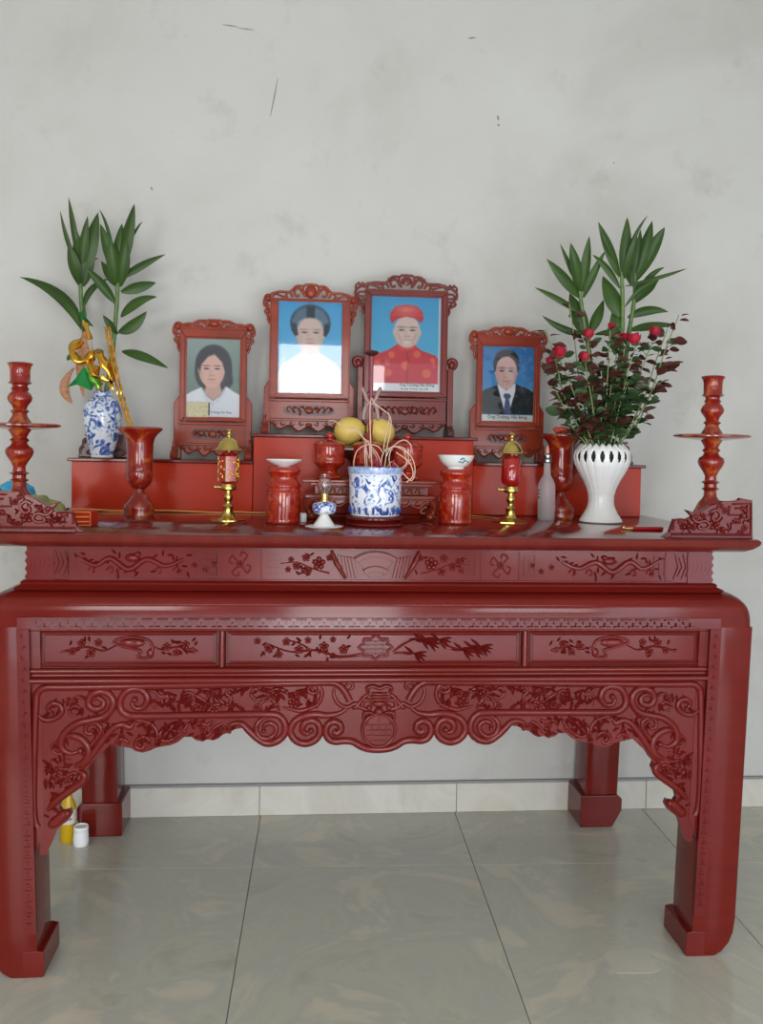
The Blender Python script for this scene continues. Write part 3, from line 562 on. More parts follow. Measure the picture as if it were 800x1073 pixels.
def mid_panel(b, cx, cz, y):
    q = random.Random(9)
    branch(b, [(cx-.04, cz-.018), (cx-.10, cz-.024), (cx-.17, cz-.006), (cx-.24, cz-.010), (cx-.31, cz+.016)], y, .0045)
    branch(b, [(cx-.18, cz-.006), (cx-.22, cz+.016), (cx-.26, cz+.022)], y, .003)
    for (u, v, r) in [(-.33,.020,.010),(-.30,.000,.012),(-.27,-.018,.011),(-.25,.018,.012),(-.215,-.004,.013),(-.19,.022,.010),(-.145,.004,.014),(-.12,.024,.009),(-.09,-.004,.014)]: flower2(b, cx+u, cz+v, r, y)
    for k in range(34):
        leaf2(b, cx+q.uniform(-.34,-.08), cz+q.uniform(-.026,.026), q.uniform(0, 2*PI), .015, .004, y)
    # longevity roundel
    b.tube([(cx+(.042+.006*math.cos(a*PI/2))*math.cos(a*PI/16), y, cz+(.029+.004*math.cos(a*PI/2))*math.sin(a*PI/16)+.002) for a in range(32)], .0042, 8, closed=True)
    for dz in (-.016, -.004, .008, .018): b.box(cx-.030, cx+.030, y-.004, y+.002, cz+dz-.0015, cz+dz+.0015)
    for dx in (-.022, 0, .022): b.box(cx+dx-.0015, cx+dx+.0015, y-.004, y+.002, cz-.018, cz+.02)
    # bamboo
    branch(b, [(cx+.05, cz-.012), (cx+.08, cz+.012), (cx+.12, cz+.026), (cx+.17, cz+.022)], y, .004)
    branch(b, [(cx+.05, cz-.014), (cx+.10, cz-.014), (cx+.14, cz-.022)], y, .0035)
    branch(b, [(cx+.18, cz+.014), (cx+.26, cz-.008), (cx+.33, cz+.010)], y, .003)
    for (u, v) in [(.13,.024),(.15,.018),(.18,.024),(.11,-.016),(.25,-.006),(.28,-.002),(.30,.004)]:
        for a in (-.75, -.35, 0, .35, 2.7, 3.3): leaf2(b, cx+u, cz+v, a-.2, .036, .0042, y-.001)
panel(-.930, -.450, side_panel(1)); panel(-.428, .404, mid_panel); panel(.426, .930, side_panel(-1))
for x in (-.439, .415):
    b = MB(); b.lathe([(.0095, 0), (.0095, .100)], 14); V = [(vx+x, vy+.020, vz+.8465) for vx, vy, vz in b.v]; b.v = V; b.build('divider', M['wood'], al, smooth=60)

# ---- frieze carving
def frz_obj(name, fn, kind=None):
    b = MB(); fn(b, .0445); return b.build(name, M['carv'], frz, smooth=50, kind=kind)
zc = 1.128
def fan(b, y):
    def arc(r0, r1, a0, a1, yy, th):
        n = 10; pts = [(-.015+r1*math.cos(a0+(a1-a0)*k/n), zc-.062+r1*math.sin(a0+(a1-a0)*k/n)) for k in range(n+1)]
        pts += [(-.015+r0*math.cos(a1+(a0-a1)*k/n), zc-.062+r0*math.sin(a1+(a0-a1)*k/n)) for k in range(n+1)]
        b.prism(pts, yy-th, yy+.003)
    arc(.052, .098, .98, PI-.98, y, .010); arc(.088, .101, .93, PI-.93, y, .020); arc(.046, .060, .93, PI-.93, y, .020); arc(.030, .048, 1.0, PI-1.0, y, .006)
    for s in (-1, 1):
        x = -.015
        b.prism([(x+s*.062, zc+.020), (x+s*.108, zc+.028), (x+s*.098, zc-.036), (x+s*.048, zc-.036)], y-.006, y+.002)
        for q_ in (.2,.4,.6,.8): b.tube([(x+s*(.062+.046*q_), y-.007, zc+.022+.004*q_), (x+s*(.048+.05*q_), y-.007, zc-.036)], .0018, 5)
        b.tube([(x+s*.125, y-.006, zc+.040), (x+s*.112, y-.009, zc+.008), (x+s*.084, y-.006, zc-.038)], [.0045, .008, .0045], 8)
    b.ball((-.015, y-.005, zc+.014), (.006,.003,.004), 8, 6)
fo = frz_obj('fan_carving', fan); bm_ = fo.modifiers.new('bevel', 'BEVEL'); bm_.width = .003; bm_.segments = 2; bm_.limit_method = 'ANGLE'
def sprig(x0, s):
    def d(b, y):
        q = random.Random(int(abs(x0)*1000))
        for (u, v, r) in [(0,.004,.019),(.036,.020,.012),(.030,-.018,.012),(.062,-.004,.012),(.078,.014,.009),(-.030,.020,.010),(.086,-.014,.009)]: flower2(b, x0+s*u, zc+v, r, y)
        branch(b, [(x0-s*.03, zc-.024), (x0+s*.02, zc-.010), (x0+s*.06, zc+.006), (x0+s*.11, zc+.002)], y, .003)
        for k in range(10): leaf2(b, x0+s*q.uniform(-.04,.10), zc+q.uniform(-.028,.028), q.uniform(0, 2*PI), .016, .004, y)
    return d
frz_obj('blossom_carving', sprig(.145, 1)); frz_obj('blossom_carving', sprig(-.175, -1))
def square_motif(x):
    def d(b, y):
        for k in range(4):
            a = PI/2*k+PI/4
            P = [(x+.012*math.cos(a), y, zc+.012*math.sin(a)), (x+.030*math.cos(a), y, zc+.034*math.sin(a)), (x+.030*math.cos(a+.6), y, zc+.034*math.sin(a+.6)), (x+.018*math.cos(a+.7), y, zc+.022*math.sin(a+.7))]
            b.tube(catmull(P, 4), .0028, 6)
        flower2(b, x, zc, .011, y)
    return d
for x in (-.395, .345): frz_obj('blossom_carving', square_motif(x))
def key_motif(x):
    def d(b, y):
        for s in (-1, 1):
            for dz in (-.028, -.010, .010, .028): b.box(x+s*.008-.007, x+s*.008+.007, y-.003, y+.001, zc+dz-.0015, zc+dz+.0015)
            b.box(x+s*.016-.0015, x+s*.016+.0015, y-.003, y+.001, zc-.03, zc+.03)
        b.box(x-.0015, x+.0015, y-.003, y+.001, zc-.018, zc+.018)
    return d
for x in (-.845, -.475, -.30, .255, .43, .815): frz_obj('key_carving', key_motif(x))
def dragon(x0, s):
    def d(b, y):
        q = random.Random(17)
        P = catmull([(x0-s*.15, y, zc+.018), (x0-s*.10, y, zc-.006), (x0-s*.06, y, zc+.014), (x0-s*.01, y, zc-.016), (x0+s*.04, y, zc+.012), (x0+s*.09, y, zc-.006), (x0+s*.14, y, zc+.012)], 6)
        b.tube(P, [.004+.0045*math.sin(PI*i/len(P)) for i in range(len(P))], 7)
        b.ball((x0, y-.003, zc+.016), (.020,.009,.012), 10, 6); b.ball((x0+s*.015, y-.004, zc+.026), (.009,.007,.007), 8, 5)
        for k in range(30): leaf2(b, x0+q.uniform(-.15,.15), zc+q.uniform(-.03,.028), q.uniform(0, 2*PI), .018, .0045, y)
        for u in (-.12,-.07,.06,.11): b.tube(catmull([(x0+u, y, zc-.020), (x0+u+.012, y, zc-.008), (x0+u+.02, y, zc-.020), (x0+u+.012, y, zc-.027)], 4), .003, 6)
        for u in (.17,.20,.225): flower2(b, x0-s*u*-1 if False else x0+s*u, zc-.008+.01*math.sin(u*90), .009, y)
    return d
frz_obj('dragon_carving', dragon(-.69, 1)); frz_obj('dragon_carving', dragon(.665, -1))
def hatch(b, y):
    for s in (-1, 1):
        for k in range(9):
            x = s*(.868+.012*k)
            b.tube([(x-.010, y-.002, zc-.036+.008*(k % 2)), (x+.004, y-.003, zc), (x-.006, y-.002, zc+.036-.008*(k % 2))], .0018, 5)
frz_obj('corner_hatching', hatch, 'stuff')
fl2 = MB()
for z in (1.0835, 1.172): fl2.box(-.86, .86, .0405, .046, z-.0022, z+.0022)
for x in (-.458, -.335, .288, .400, -.862, .835): fl2.box(x-.0018, x+.0018, .0415, .046, 1.084, 1.172)
fl2.build('frieze_beading', M['wood'], frz, smooth=0, bevel=.001)
# ---------------------------------------------------------------- things on the altar
def extrude_piece(name, label, sgn):
    t = thing(name, label, 'altar ornament', (sgn*.95, .035, T))
    pts = [(x-.95, z-T-.006) for x, z in SCROLLR[:-1]]
    pts = [(x, max(z, 0)) for x, z in pts]; pts[0] = (pts[0][0], 0); pts.append((SCROLLR[-1][0]-.95, 0))
    pts = [(sgn*x, z) for x, z in pts]
    b = MB(); b.prism(pts, -.011, .011); b.build('carved_board', M['carv'], t, smooth=0, bevel=.002)
    r = MB(); y = -.0125
    def poly(p, rr=.0034):
        r.tube([(sgn*(x-.95), y, z) for x, z in p], rr, 6)
    poly([(.84,.012),(1.078,.012),(1.078,.102),(1.022,.100)]); poly([(.845,.022),(.848,.052),(.888,.052),(.888,.026),(.868,.026),(.868,.040)])
    poly([(1.012,.094),(1.010,.068),(1.045,.068),(1.045,.045),(1.018,.045),(1.018,.026),(.985,.026)]); poly([(1.030,.088),(1.066,.088),(1.066,.060),(1.052,.060),(1.052,.074)])
    r.tube(catmull([(sgn*(x-.95), y, z) for x, z in [(.900,.060),(.915,.046),(.940,.050),(.952,.036),(.938,.026),(.920,.030),(.925,.040)]], 5), .005, 7)
    r.tube(catmull([(sgn*(x-.95), y, z) for x, z in [(.955,.075),(.972,.082),(.985,.068),(.975,.052),(.960,.058),(.966,.068)]], 5), .005, 7)
    flower2(r, sgn*(.968-.95), .040, .018, y)
    qq = random.Random(12)
    for (fx, fz, fr) in [(.905,.030,.010),(.935,.064,.009),(1.000,.080,.010),(1.052,.088,.008),(1.060,.030,.010),(.995,.018,.008)]: flower2(r, sgn*(fx-.95), fz, fr, y)
    for k in range(46):
        fx = qq.uniform(.87, 1.07); fz = qq.uniform(.014, min(.094, .012+(fx-.84)*.62)); a_ = qq.uniform(0, 6.28); leaf2(r, sgn*(fx-.95), fz, a_, .015, .004, y+.001)
    for (fx, fz) in [(.870,.046),(.912,.060),(.985,.092),(1.035,.050),(1.048,.016)]:
        r.tube(catmull([(sgn*(fx-.95-.010), y, fz-.006), (sgn*(fx-.95-.004), y, fz+.007), (sgn*(fx-.95+.008), y, fz+.004), (sgn*(fx-.95+.004), y, fz-.005), (sgn*(fx-.95-.002), y, fz)], 4), .003, 6)
    r.build('relief_scroll', M['carv'], t, smooth=50)
    p = MB(); p.prism([(sgn*(.832-.95), 0), (sgn*(1.084-.95), 0), (sgn*(1.084-.95), .008), (sgn*(.84-.95), .008)], -.016, .016); p.build('base_rail', M['wood'], t, smooth=0, bevel=.002)
    return t
extrude_piece('scroll_board', 'carved stepped red wooden board at the right end of the altar front', 1)
extrude_piece('scroll_board', 'carved stepped red board at the left end of the altar front, cut by picture edge', -1)

def candlestick(x, y, H, label):
    t = thing('candlestick', label, 'candlestick', (x, y, T), 0, 'tall turned candlesticks at both altar ends')
    s = H/.485
    lo = [(.060,0),(.062,.008),(.056,.020),(.060,.030),(.058,.050),(.046,.075),(.035,.100),(.024,.115),(.020,.122),(.018,.140),(.028,.147),(.019,.153),(.019,.163),(.029,.169),(.018,.176),(.017,.190),(.024,.205),(.036,.225),(.040,.238),(.037,.250),(.026,.258),(.021,.268),(.028,.276),(.020,.284),(.026,.298),(.036,.314)]
    hi = [(.036,.328),(.030,.338),(.021,.354),(.020,.362),(.027,.369),(.019,.376),(.022,.386),(.033,.402),(.035,.412),(.030,.424),(.022,.434),(.026,.441),(.021,.447),(.022,.453),(.034,.459),(.028,.465),(.028,.500),(.031,.514),(.036,.520),(.034,.524),(.026,.526),(.024,.515)]
    k = .485/.526*s
    b = MB(); b.lathe([(r, z*k) for r, z in lo], 32); b.build('shaft', M['lacq'], t, smooth=50)
    b = MB(); b.lathe([(.030, .308*k), (.075, .314*k), (.106, .3175*k), (.1145, .322*k), (.1145, .326*k), (.106, .330*k), (.075, .329*k), (.034, .331*k)], 48); b.build('drip_tray', M['lacq'], t, smooth=40)
    b = MB(); b.lathe([(r, z*k) for r, z in hi[:15]], 32); b.build('upper_shaft', M['lacq'], t, smooth=50)
    b = MB(); b.lathe([(r, z*k) for r, z in hi[14:]], 32); b.build('candle_cup', M['lacq'], t, smooth=50)
candlestick(-1.043, .2, .472, 'tall red turned candlestick with round tray at the left end')
candlestick(1.036, .2, .485, 'tall red turned candlestick with round tray at the right end')

def riser(name, label, x0, x1, y0, z1):
    t = thing(name, label, 'riser box', ((x0+x1)/2, .93, T)); hw = (x1-x0)/2
    b = MB(); b.box(-hw, hw, y0-.93, .118, 0, z1-.012); b.build('box_body', M['riser'], t, smooth=0, bevel=.002)
    b = MB(); b.box(-hw-.014 if x0 < -.9 or z1 > .25 else -hw, hw+.014 if x1 > .9 or z1 > .25 else hw, y0-.93-.014, .118, z1-.012, z1); b.build('top_board', M['wood'], t, smooth=0, bevel=.003)
    return t
riser('riser_box', 'bright red low box at the left back of the altar top', -1.044, -.404, .80, .187)
riser('riser_box', 'tallest red box in the middle back of the altar top', -.402, .402, .79, .286)
riser('riser_box', 'bright red low box at the right back of the altar top', .404, 1.046, .80, .195)
ZL, ZM, ZR = T+.1875, T+.2865, T+.1955

def pedestal(x, z, label):
    t = thing('pedestal', label, 'ornament stand', (x, .985, z), 0, 'dark carved stands behind the flower vases')
    def sq(hw, zz): return [(-hw,-min(hw,.062),zz),(hw,-min(hw,.062),zz),(hw,min(hw,.062),zz),(-hw,min(hw,.062),zz)]
    b = MB(); b.ringloft([sq(.103,0),sq(.101,.008),sq(.093,.014),sq(.090,.030),sq(.082,.036),sq(.085,.046),sq(.076,.054),sq(.074,.066),sq(.066,.070),sq(.078,.080),sq(.080,.086)])
    p = b.build('body', M['dark'], t, smooth=0, bevel=.003)
    c = MB()
    for s in (-1, 1):
        c.tube(catmull([(s*.098,-.03,.008),(s*.100,-.03,.030),(s*.090,-.03,.044),(s*.088,-.03,.062),(s*.078,-.03,.066)], 4), .007, 8)
        c.tube(catmull([(s*.02,-.064,.02),(s*.05,-.066,.030),(s*.07,-.064,.018),(s*.055,-.064,.010)], 4), .004, 8)
    c.box(-.072,-.066,-.01,.01,.08,.105); c.box(.066,.072,-.01,.01,.08,.105)
    c.build('carved_edge', M['dark'], t, smooth=50)
pedestal(-.950, ZL, 'dark carved wooden stand behind the blue and white vase')
pedestal(.960, ZR, 'dark carved wooden stand half hidden behind the white flower vase')

def red_vase(x, y, H, label):
    t = thing('red_goblet_vase', label, 'vase', (x, y, T), 0, 'pair of tall red lacquered goblet vases'); k = H/.30; kr = 1.0
    f = [(.050,0),(.052,.010),(.049,.018),(.052,.026),(.050,.040),(.040,.052),(.030,.064),(.020,.074),(.017,.082),(.016,.092)]
    c = [(.018,.092),(.026,.098),(.037,.110),(.044,.128),(.045,.148),(.0445,.150),(.043,.153),(.043,.200),(.044,.245),(.048,.262),(.058,.277),(.070,.287),(.074,.292),(.073,.297),(.066,.300),(.055,.295),(.040,.280),(.038,.20),(.036,.13)]
    b = MB(); b.lathe([(r, z*k) for r, z in f], 40); b.build('foot', M['lacq'], t, smooth=50)
    b = MB(); b.lathe([(r, z*k) for r, z in c], 48); b.build('cup', M['lacq'], t, smooth=50)
    return t
red_vase(-.765, .565, .298, 'tall red goblet vase left of the brass lamps with gold sticks in it')
red_vase(.708, .70, .305, 'tall red goblet vase behind the frosted bottle')
b = MB(); rr = random.Random(2)
for k in range(7):
    a = k*2*PI/7; b.ball((.018*math.cos(a), .018*math.sin(a), .012+.006*(k % 2)), (.017,.014,.010), 8, 6)
tag(b.build('coral_cloth_knot', mat('coral_cloth', (.62,.10,.06), .6)), 'small coral red tuft on the rim of the right red vase', 'decoration').location = (.708, .70, T+.303)
b = MB(); b.lathe([(.001,.0),(.047,.0),(.047,.002),(.001,.002)], 20)

def brass_lamp(x, y, H, label, faceted):
    t = thing('brass_lamp', label, 'lamp', (x, y, T), 0, 'pair of electric brass altar lamps'); k = H/.295
    z = lambda v: v*k
    b = MB()
    n = 8
    b.lathe([(.060,0),(.060,.003),(.040,.009),(.024,.015),(.020,.022)], 8 if not faceted else 24); b.build('base', M['brass'], t, smooth=30)
    b = MB(); b.lathe([(.019,z(.020)),(.014,z(.034)),(.019,z(.046)),(.009,z(.054)),(.009,z(.062)),(.014,z(.070)),(.014,z(.082)),(.008,z(.090)),(.010,z(.098))], 24); b.build('stem', M['brass'], t, smooth=60)
    b = MB(); b.lathe([(.012,z(.096)),(.024,z(.099)),(.026,z(.103)),(.024,z(.110)),(.022,z(.118)),(.010,z(.120))], 24); b.tube([(-.020,0,z(.108)),(-.040,0,z(.108))], [.004,.004], 8); b.ball((-.042,0,z(.108)), .006, 10, 6); b.build('collar', M['brass'], t, smooth=50)
    gl = mat('red_lamp_glass_'+('a' if faceted else 'b'), (.42,.01,.01), .06, trans=.25, coat=.8)
    if faceted:
        b = MB(); b.lathe([(.026,z(.121)),(.034,z(.128)),(.034,z(.208)),(.026,z(.214))], 6); V = [(vx*math.cos(.32)-vy*math.sin(.32), vx*math.sin(.32)+vy*math.cos(.32), vz) for vx, vy, vz in b.v]; b.v = V
        g = b.build('glass_shade', gl, t, smooth=0)
        for q in range(6):
            a = .32+PI/3*q; c, s_ = math.cos(a), math.sin(a)
            e = MB(); e.tube([(.0345*c, .0345*s_, z(.126)), (.0345*c, .0345*s_, z(.209))], .0018, 6); e.build('brass_rib', M['brass'], g)
            a2 = a+PI/6; pan = MB(); c, s_ = math.cos(a2), math.sin(a2); rr_ = random.Random(q)
            for _ in range(9):
                u_, v_ = rr_.uniform(-.010,.010), z(rr_.uniform(.136,.202)); pan.ball((.0297*c-u_*s_, .0297*s_+u_*c, v_), (.0034,.0034,.004), 7, 5)
            pan.build('gilt_ornament', M['gold'], g)
    else:
        b = MB(); b.lathe([(.020,z(.121)),(.031,z(.130)),(.0345,z(.142)),(.034,z(.160)),(.0325,z(.208)),(.028,z(.214))], 32); b.build('glass_shade', gl, t, smooth=50)
    b = MB(); b.lathe([(.010,z(.212)),(.026,z(.214)),(.022,z(.220)),(.009,z(.222)),(.009,z(.230))], 24); b.build('bulb_holder', M['lacq'], t)
    b = MB(); b.lathe([(.010,z(.226)),(.044,z(.227)),(.051,z(.229)),(.050,z(.232)),(.039,z(.234)),(.034,z(.244)),(.028,z(.256)),(.018,z(.266)),(.007,z(.271)),(.006,z(.276)),(.010,z(.279)),(.007,z(.283)),(.008,z(.288)),(.010,z(.291)),(.005,z(.296)),(.001,z(.299))], 32); b.build('domed_cap', M['brass'], t, smooth=50)
brass_lamp(-.463, .454, .293, 'left brass altar lamp with a faceted red and gilt glass shade', True)
brass_lamp(.478, .501, .300, 'right brass altar lamp with a smooth round red glass shade', False)

def jar(x, y, label):
    t = thing('red_offering_jar', label, 'jar', (x, y, T), 0, 'pair of red offering jars carrying saucers')
    b = MB(); b.lathe([(.050,0),(.054,.004),(.0545,.012),(.053,.016),(.0545,.020),(.0545,.096),(.053,.104),(.049,.110),(.050,.114),(.053,.119),(.051,.126),(.044,.132),(.040,.142),(.043,.152),(.050,.160),(.052,.166),(.050,.172),(.046,.176),(.044,.178)], 48); b.build('body', M['jar'], t, smooth=50)
    b = MB()
    for z in (.016,.092,.122): b.tube([(.0548*math.cos(a*PI/20), .0548*math.sin(a*PI/20), z) for a in range(40)] if z < .12 else [(.053*math.cos(a*PI/20), .053*math.sin(a*PI/20), z) for a in range(40)], .0011, 6, closed=True)
    b.build('gilt_ring', M['jar'], t)
jar(-.283, .36, 'squat red gilt jar left of the small oil lamp under a shallow dish'); jar(.272, .404, 'squat red gilt jar right of the blue and white bowl under a painted bowl')
b = MB(); b.lathe([(.018,0),(.020,.003),(.034,.008),(.052,.018),(.0565,.022),(.0555,.024),(.050,.020),(.034,.011),(.001,.008)], 48, cap=False)
o = tag(b.build('saucer', M['white'], smooth=60), 'shallow white dish resting on the left red jar', 'dish'); o.location = (-.283, .36, T+.178)
t = thing('painted_bowl', 'small white bowl with a blue-green painted sprig on the right red jar', 'bowl', (.272, .404, T+.178))
b = MB(); b.lathe([(.026,0),(.028,.004),(.026,.006),(.040,.014),(.052,.028),(.060,.046),(.0585,.046),(.050,.030),(.038,.018),(.001,.010)], 48, cap=False); b.build('body', M['white'], t, smooth=60)
b = MB(); rr = random.Random(8)
for k in range(12):
    a = -PI/2+.25+rr.uniform(-.22,.42); zz_ = rr.uniform(.022,.038); r = .048+(zz_-.022)*.42
    b.ball((r*math.cos(a), r*math.sin(a), zz_), (.005,.0022,.0035), 7, 5)
b.build('painted_sprig', mat('teal_glaze', (.04,.20,.22), .3), t)

# blue and white incense bowl on a round wooden stand
t = thing('bowl_stand', 'low round dark red wooden stand under the incense bowl', 'stand', (.004, .33, T))
b = MB(); b.lathe([(.088,0),(.092,.004),(.090,.010),(.080,.013),(.083,.018),(.092,.022),(.092,.027),(.086,.030)], 48); b.build('turned_disc', M['wood'], t, smooth=50)
t = thing('incense_bowl', 'blue and white porcelain incense bowl at the centre front of the altar', 'incense bowl', (.004, .33, T+.030))
b = MB(); b.lathe([(.068,0),(.074,.002),(.078,.010),(.081,.04),(.0825,.09),(.083,.128),(.084,.130),(.086,.134),(.088,.150),(.088,.153),(.082,.153),(.080,.14),(.078,.13),(.001,.128)], 64, cap=False)
for v in range(len(b.v)): pass
M['porcc2'] = porcelain('blue_white_bowl_glaze_band', 38, .525, .131)
b.build('body', M['porcc2'], t, smooth=50)
b = MB(); b.lathe([(.001,.126),(.079,.132),(.079,.129),(.001,.122)], 32); b.build('ash_bed', M['soil'], t)
b = MB()
for z in (.131, .004): b.tube([(.0842*math.cos(a*PI/24) if z > .1 else .0755*math.cos(a*PI/24), .0842*math.sin(a*PI/24) if z > .1 else .0755*math.sin(a*PI/24), z) for a in range(48)], .0016, 6, closed=True)
b.build('white_ring', M['white'], t)
# lotus petals along the foot
for k in range(22):
    a = 2*PI*k/22; b = MB(); c, s_ = math.cos(a), math.sin(a)
    b.ball((.0795*c, .0795*s_, .020), (.0045,.0045,.012), 8, 6)
    b.build('painted_petal', mat_blue if 'mat_blue' in globals() else globals().setdefault('mat_blue', mat('cobalt_glaze', (.03,.06,.30), .15, coat=.5)), t)
curl_r = .0017
cg = 'burnt curling incense sticks in the bowl'
clab = ['long left incense curl arching over the bowl rim', 'tall thin incense loop rising beside the red pole', 'incense ash curl reaching far left towards the left lidded cup', 'small incense curl bending right above the bowl', 'wide round incense loop at the right of the bowl', 'lowest incense loop hanging outside the right rim', 'incense curl leaning left over the yellow fruit', 'straight leaning incense stick in the middle of the bowl', 'incense hook curling right beside the big loop', 'upright bent incense stick left of the right lidded cup', 'narrow incense loop standing at the left of the bowl', 'incense curl dropping over the right rim of the bowl']
rr = random.Random(4)
for c, lb in zip(CURLS, clab):
    x0, z0 = c[0]; pts = []
    ys = rr.uniform(.31, .37)
    for i, (x, z) in enumerate(c): pts.append((x, ys + (.33-ys)*0 + .012*math.sin(i*1.3), z))
    b = MB(); P = catmull(pts, 7)
    if lb.startswith('incense curl dropping') or lb.startswith('lowest'): P = [Vector((p.x, min(p.y, .30), p.z)) for p in P]
    b.tube(P, curl_r, 7); tag(b.build('incense_curl', M['incense'], smooth=60), lb, 'incense stick', cg)
for k in range(9):
    a = rr.uniform(0, 2*PI); r = rr.uniform(.008,.035); xs, ys = .015+r*math.cos(a)+(-.012 if k < 5 else .022), .33+r*math.sin(a)*.6
    b = MB(); b.tube([(xs, ys, T+.155), (xs+rr.uniform(-.004,.004), ys, T+.155+rr.uniform(.03,.055))], .0032, 6)
    tag(b.build('incense_stub', M['pink']), ('short magenta incense stub left of centre in the bowl ash' if k < 5 else 'short magenta incense stub right of centre in the bowl ash'), 'incense stick', 'magenta incense stubs in the bowl')
# tall pole behind the bowl
t = thing('incense_pole', 'tall thin red pole with a flat dark cap rising behind the incense bowl', 'incense holder', (-.006, .445, T))
b = MB(); b.lathe([(.030,0),(.032,.004),(.012,.010),(.007,.016),(.0065,.20),(.009,.205),(.0065,.21),(.009,.24),(.0065,.245),(.009,.28),(.0065,.285),(.009,.33)], 16); b.build('lower_stem', M['lacq'], t)
b = MB(); b.lathe([(.0065,.33),(.0065,.545)], 14); b.build('pole', mat('plum_pole', (.24,.05,.075), .35), t)
b = MB(); b.lathe([(.006,.540),(.020,.547),(.024,.553),(.020,.558),(.006,.561)], 24); b.build('cap', M['dark'], t)
b = MB()
for s in (-1, 1):
    b.tube(catmull([(s*.003,-.006,.385),(s*.014,-.008,.400),(s*.020,-.008,.418),(s*.032,-.008,.440)], 5), [.006]*6+[.007]*5+[.006]*4+[.002], 8, squash=.4)
    b.tube(catmull([(s*.003,-.006,.392),(s*.016,-.008,.378),(s*.022,-.008,.355),(s*.024,-.008,.332)], 5), [.006]*6+[.007]*5+[.006]*4+[.002], 8, squash=.4)
b.tube([(-.022,-.008,.385),(.022,-.008,.385)], .003, 6); b.build('crossed_leaves', mat('tarnished_gilt', (.27,.17,.15), .4, .3), t, smooth=60)

# small porcelain oil lamp
t = thing('oil_lamp', 'small blue and white oil lamp with a glass chimney left of the incense bowl', 'oil lamp', (-.157, .25, T+.004))
b = MB(); b.lathe([(.033,0),(.032,.004),(.022,.018),(.014,.030),(.013,.034),(.030,.038),(.034,.041)], 36); b.build('foot', M['white'], t, smooth=50)
b = MB(); b.lathe([(.034,.041),(.036,.046),(.036,.064),(.034,.067),(.024,.072),(.012,.075)], 36); b.build('oil_bowl', M['porcl'], t, smooth=50)
b = MB(); b.lathe([(.013,.074),(.013,.078),(.010,.080),(.010,.090),(.012,.092),(.012,.096),(.003,.097),(.002,.104)], 20); b.build('burner', M['brass'], t)
b = MB(); b.lathe([(.011,.090),(.012,.098),(.019,.112),(.022,.124),(.019,.138),(.014,.148),(.0135,.158),(.0125,.158),(.013,.148),(.018,.137),(.0208,.124),(.018,.113),(.011,.099),(.010,.090)], 28, cap=False); b.build('glass_chimney', M['glass'], t, smooth=60)
b = MB(); b.lathe([(.0,0.0),(.056,0),(.058,.002),(.056,.004),(.0,.004)], 8, cap=False); o = tag(b.build('paper_coaster', M['paper'], smooth=0), 'thin white sheet lying under the small oil lamp', 'paper'); o.location = (-.157, .25, T)

# frosted bottle
t = thing('frosted_bottle', 'frosted clear liquor bottle right of the right brass lamp', 'bottle', (.628, .597, T))
b = MB(); b.lathe([(.028,0),(.030,.003),(.030,.110),(.029,.125),(.022,.143),(.014,.155),(.012,.170),(.011,.205)], 36); b.build('bottle_body', M['frost'], t, smooth=50)
b = MB(); b.lathe([(.0255,.004),(.0265,.006),(.0265,.036),(.0,.037)], 28); b.build('liquor', mat('clear_liquor', (.80,.78,.78), .1, trans=.7, ior=1.33), t)
b = MB(); b.lathe([(.012,.200),(.015,.204),(.015,.212),(.013,.214),(.015,.218),(.015,.228),(.009,.234)], 24); b.build('metal_neck', mat('grey_metal_cap', (.30,.32,.31), .3, 1), t)
b = MB(); b.lathe([(.006,.232),(.0065,.240),(.004,.256),(.001,.262)], 16); b.build('pink_stopper', mat('salmon_stopper', (.75,.28,.22), .4), t)
b = MB()
for z in (.075,.088,.100): b.box(-.0308,-.026,-.012,-.002,z,z+.009)
b.build('dark_print', M['black'], t, smooth=0)

# carved offering table with cups and fruit
SZ = .135
t = thing('offering_stand', 'low carved red wooden stand behind the incense bowl carrying lidded cups', 'offering stand', (.006, .57, T))
b = MB(); b.box(-.232,.232,-.092,.130,SZ-.010,SZ); b.build('top_board', M['framer'], t, smooth=0, bevel=.003)
b = MB(); b.box(-.205,.205,-.080,.115,SZ-.020,SZ-.010); b.box(-.190,.190,-.075,.110,SZ-.050,SZ-.020); b.build('waist', M['framer'], t, smooth=0, bevel=.002)
b = MB(); b.box(-.222,.222,-.088,.122,SZ-.062,SZ-.050); b.box(-.212,.212,-.084,.12,SZ-.068,SZ-.060); b.build('rail', M['framer'], t, smooth=0, bevel=.003)
for s in (-1, 1):
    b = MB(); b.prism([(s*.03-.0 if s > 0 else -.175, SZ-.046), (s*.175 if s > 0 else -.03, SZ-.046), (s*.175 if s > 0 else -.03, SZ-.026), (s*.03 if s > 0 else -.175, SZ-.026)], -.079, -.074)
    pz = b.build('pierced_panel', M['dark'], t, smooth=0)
    c = MB(); q = random.Random(6)
    for k in range(5):
        x = s*(.05+.026*k); c.tube(catmull([(x-.010,-.080,SZ-.042),(x-.004,-.082,SZ-.030),(x+.006,-.082,SZ-.032),(x+.002,-.080,SZ-.040),(x+.012,-.080,SZ-.044)], 4), .0028, 6)
    c.tube([(s*.026,-.080,SZ-.047),(s*.178,-.080,SZ-.047)], .0022, 6); c.tube([(s*.026,-.080,SZ-.025),(s*.178,-.080,SZ-.025)], .0022, 6)
    c.build('scroll_fretwork', M['framer'], pz, smooth=50)
    for y in (-.070, .105):
        g = MB(); P = catmull([(s*.204, y, SZ-.066), (s*.216, y-.003, SZ-.088), (s*.208, y, .028), (s*.200, y, .014)], 6)
        g.tube(P, [.019-.009*math.sin(PI*i/len(P)*.8) for i in range(len(P))], 10); g.ball((s*.200, y-.002, .014), (.017,.016,.0135), 12, 8); g.build('leg', M['framer'], t, smooth=60)
b = MB()
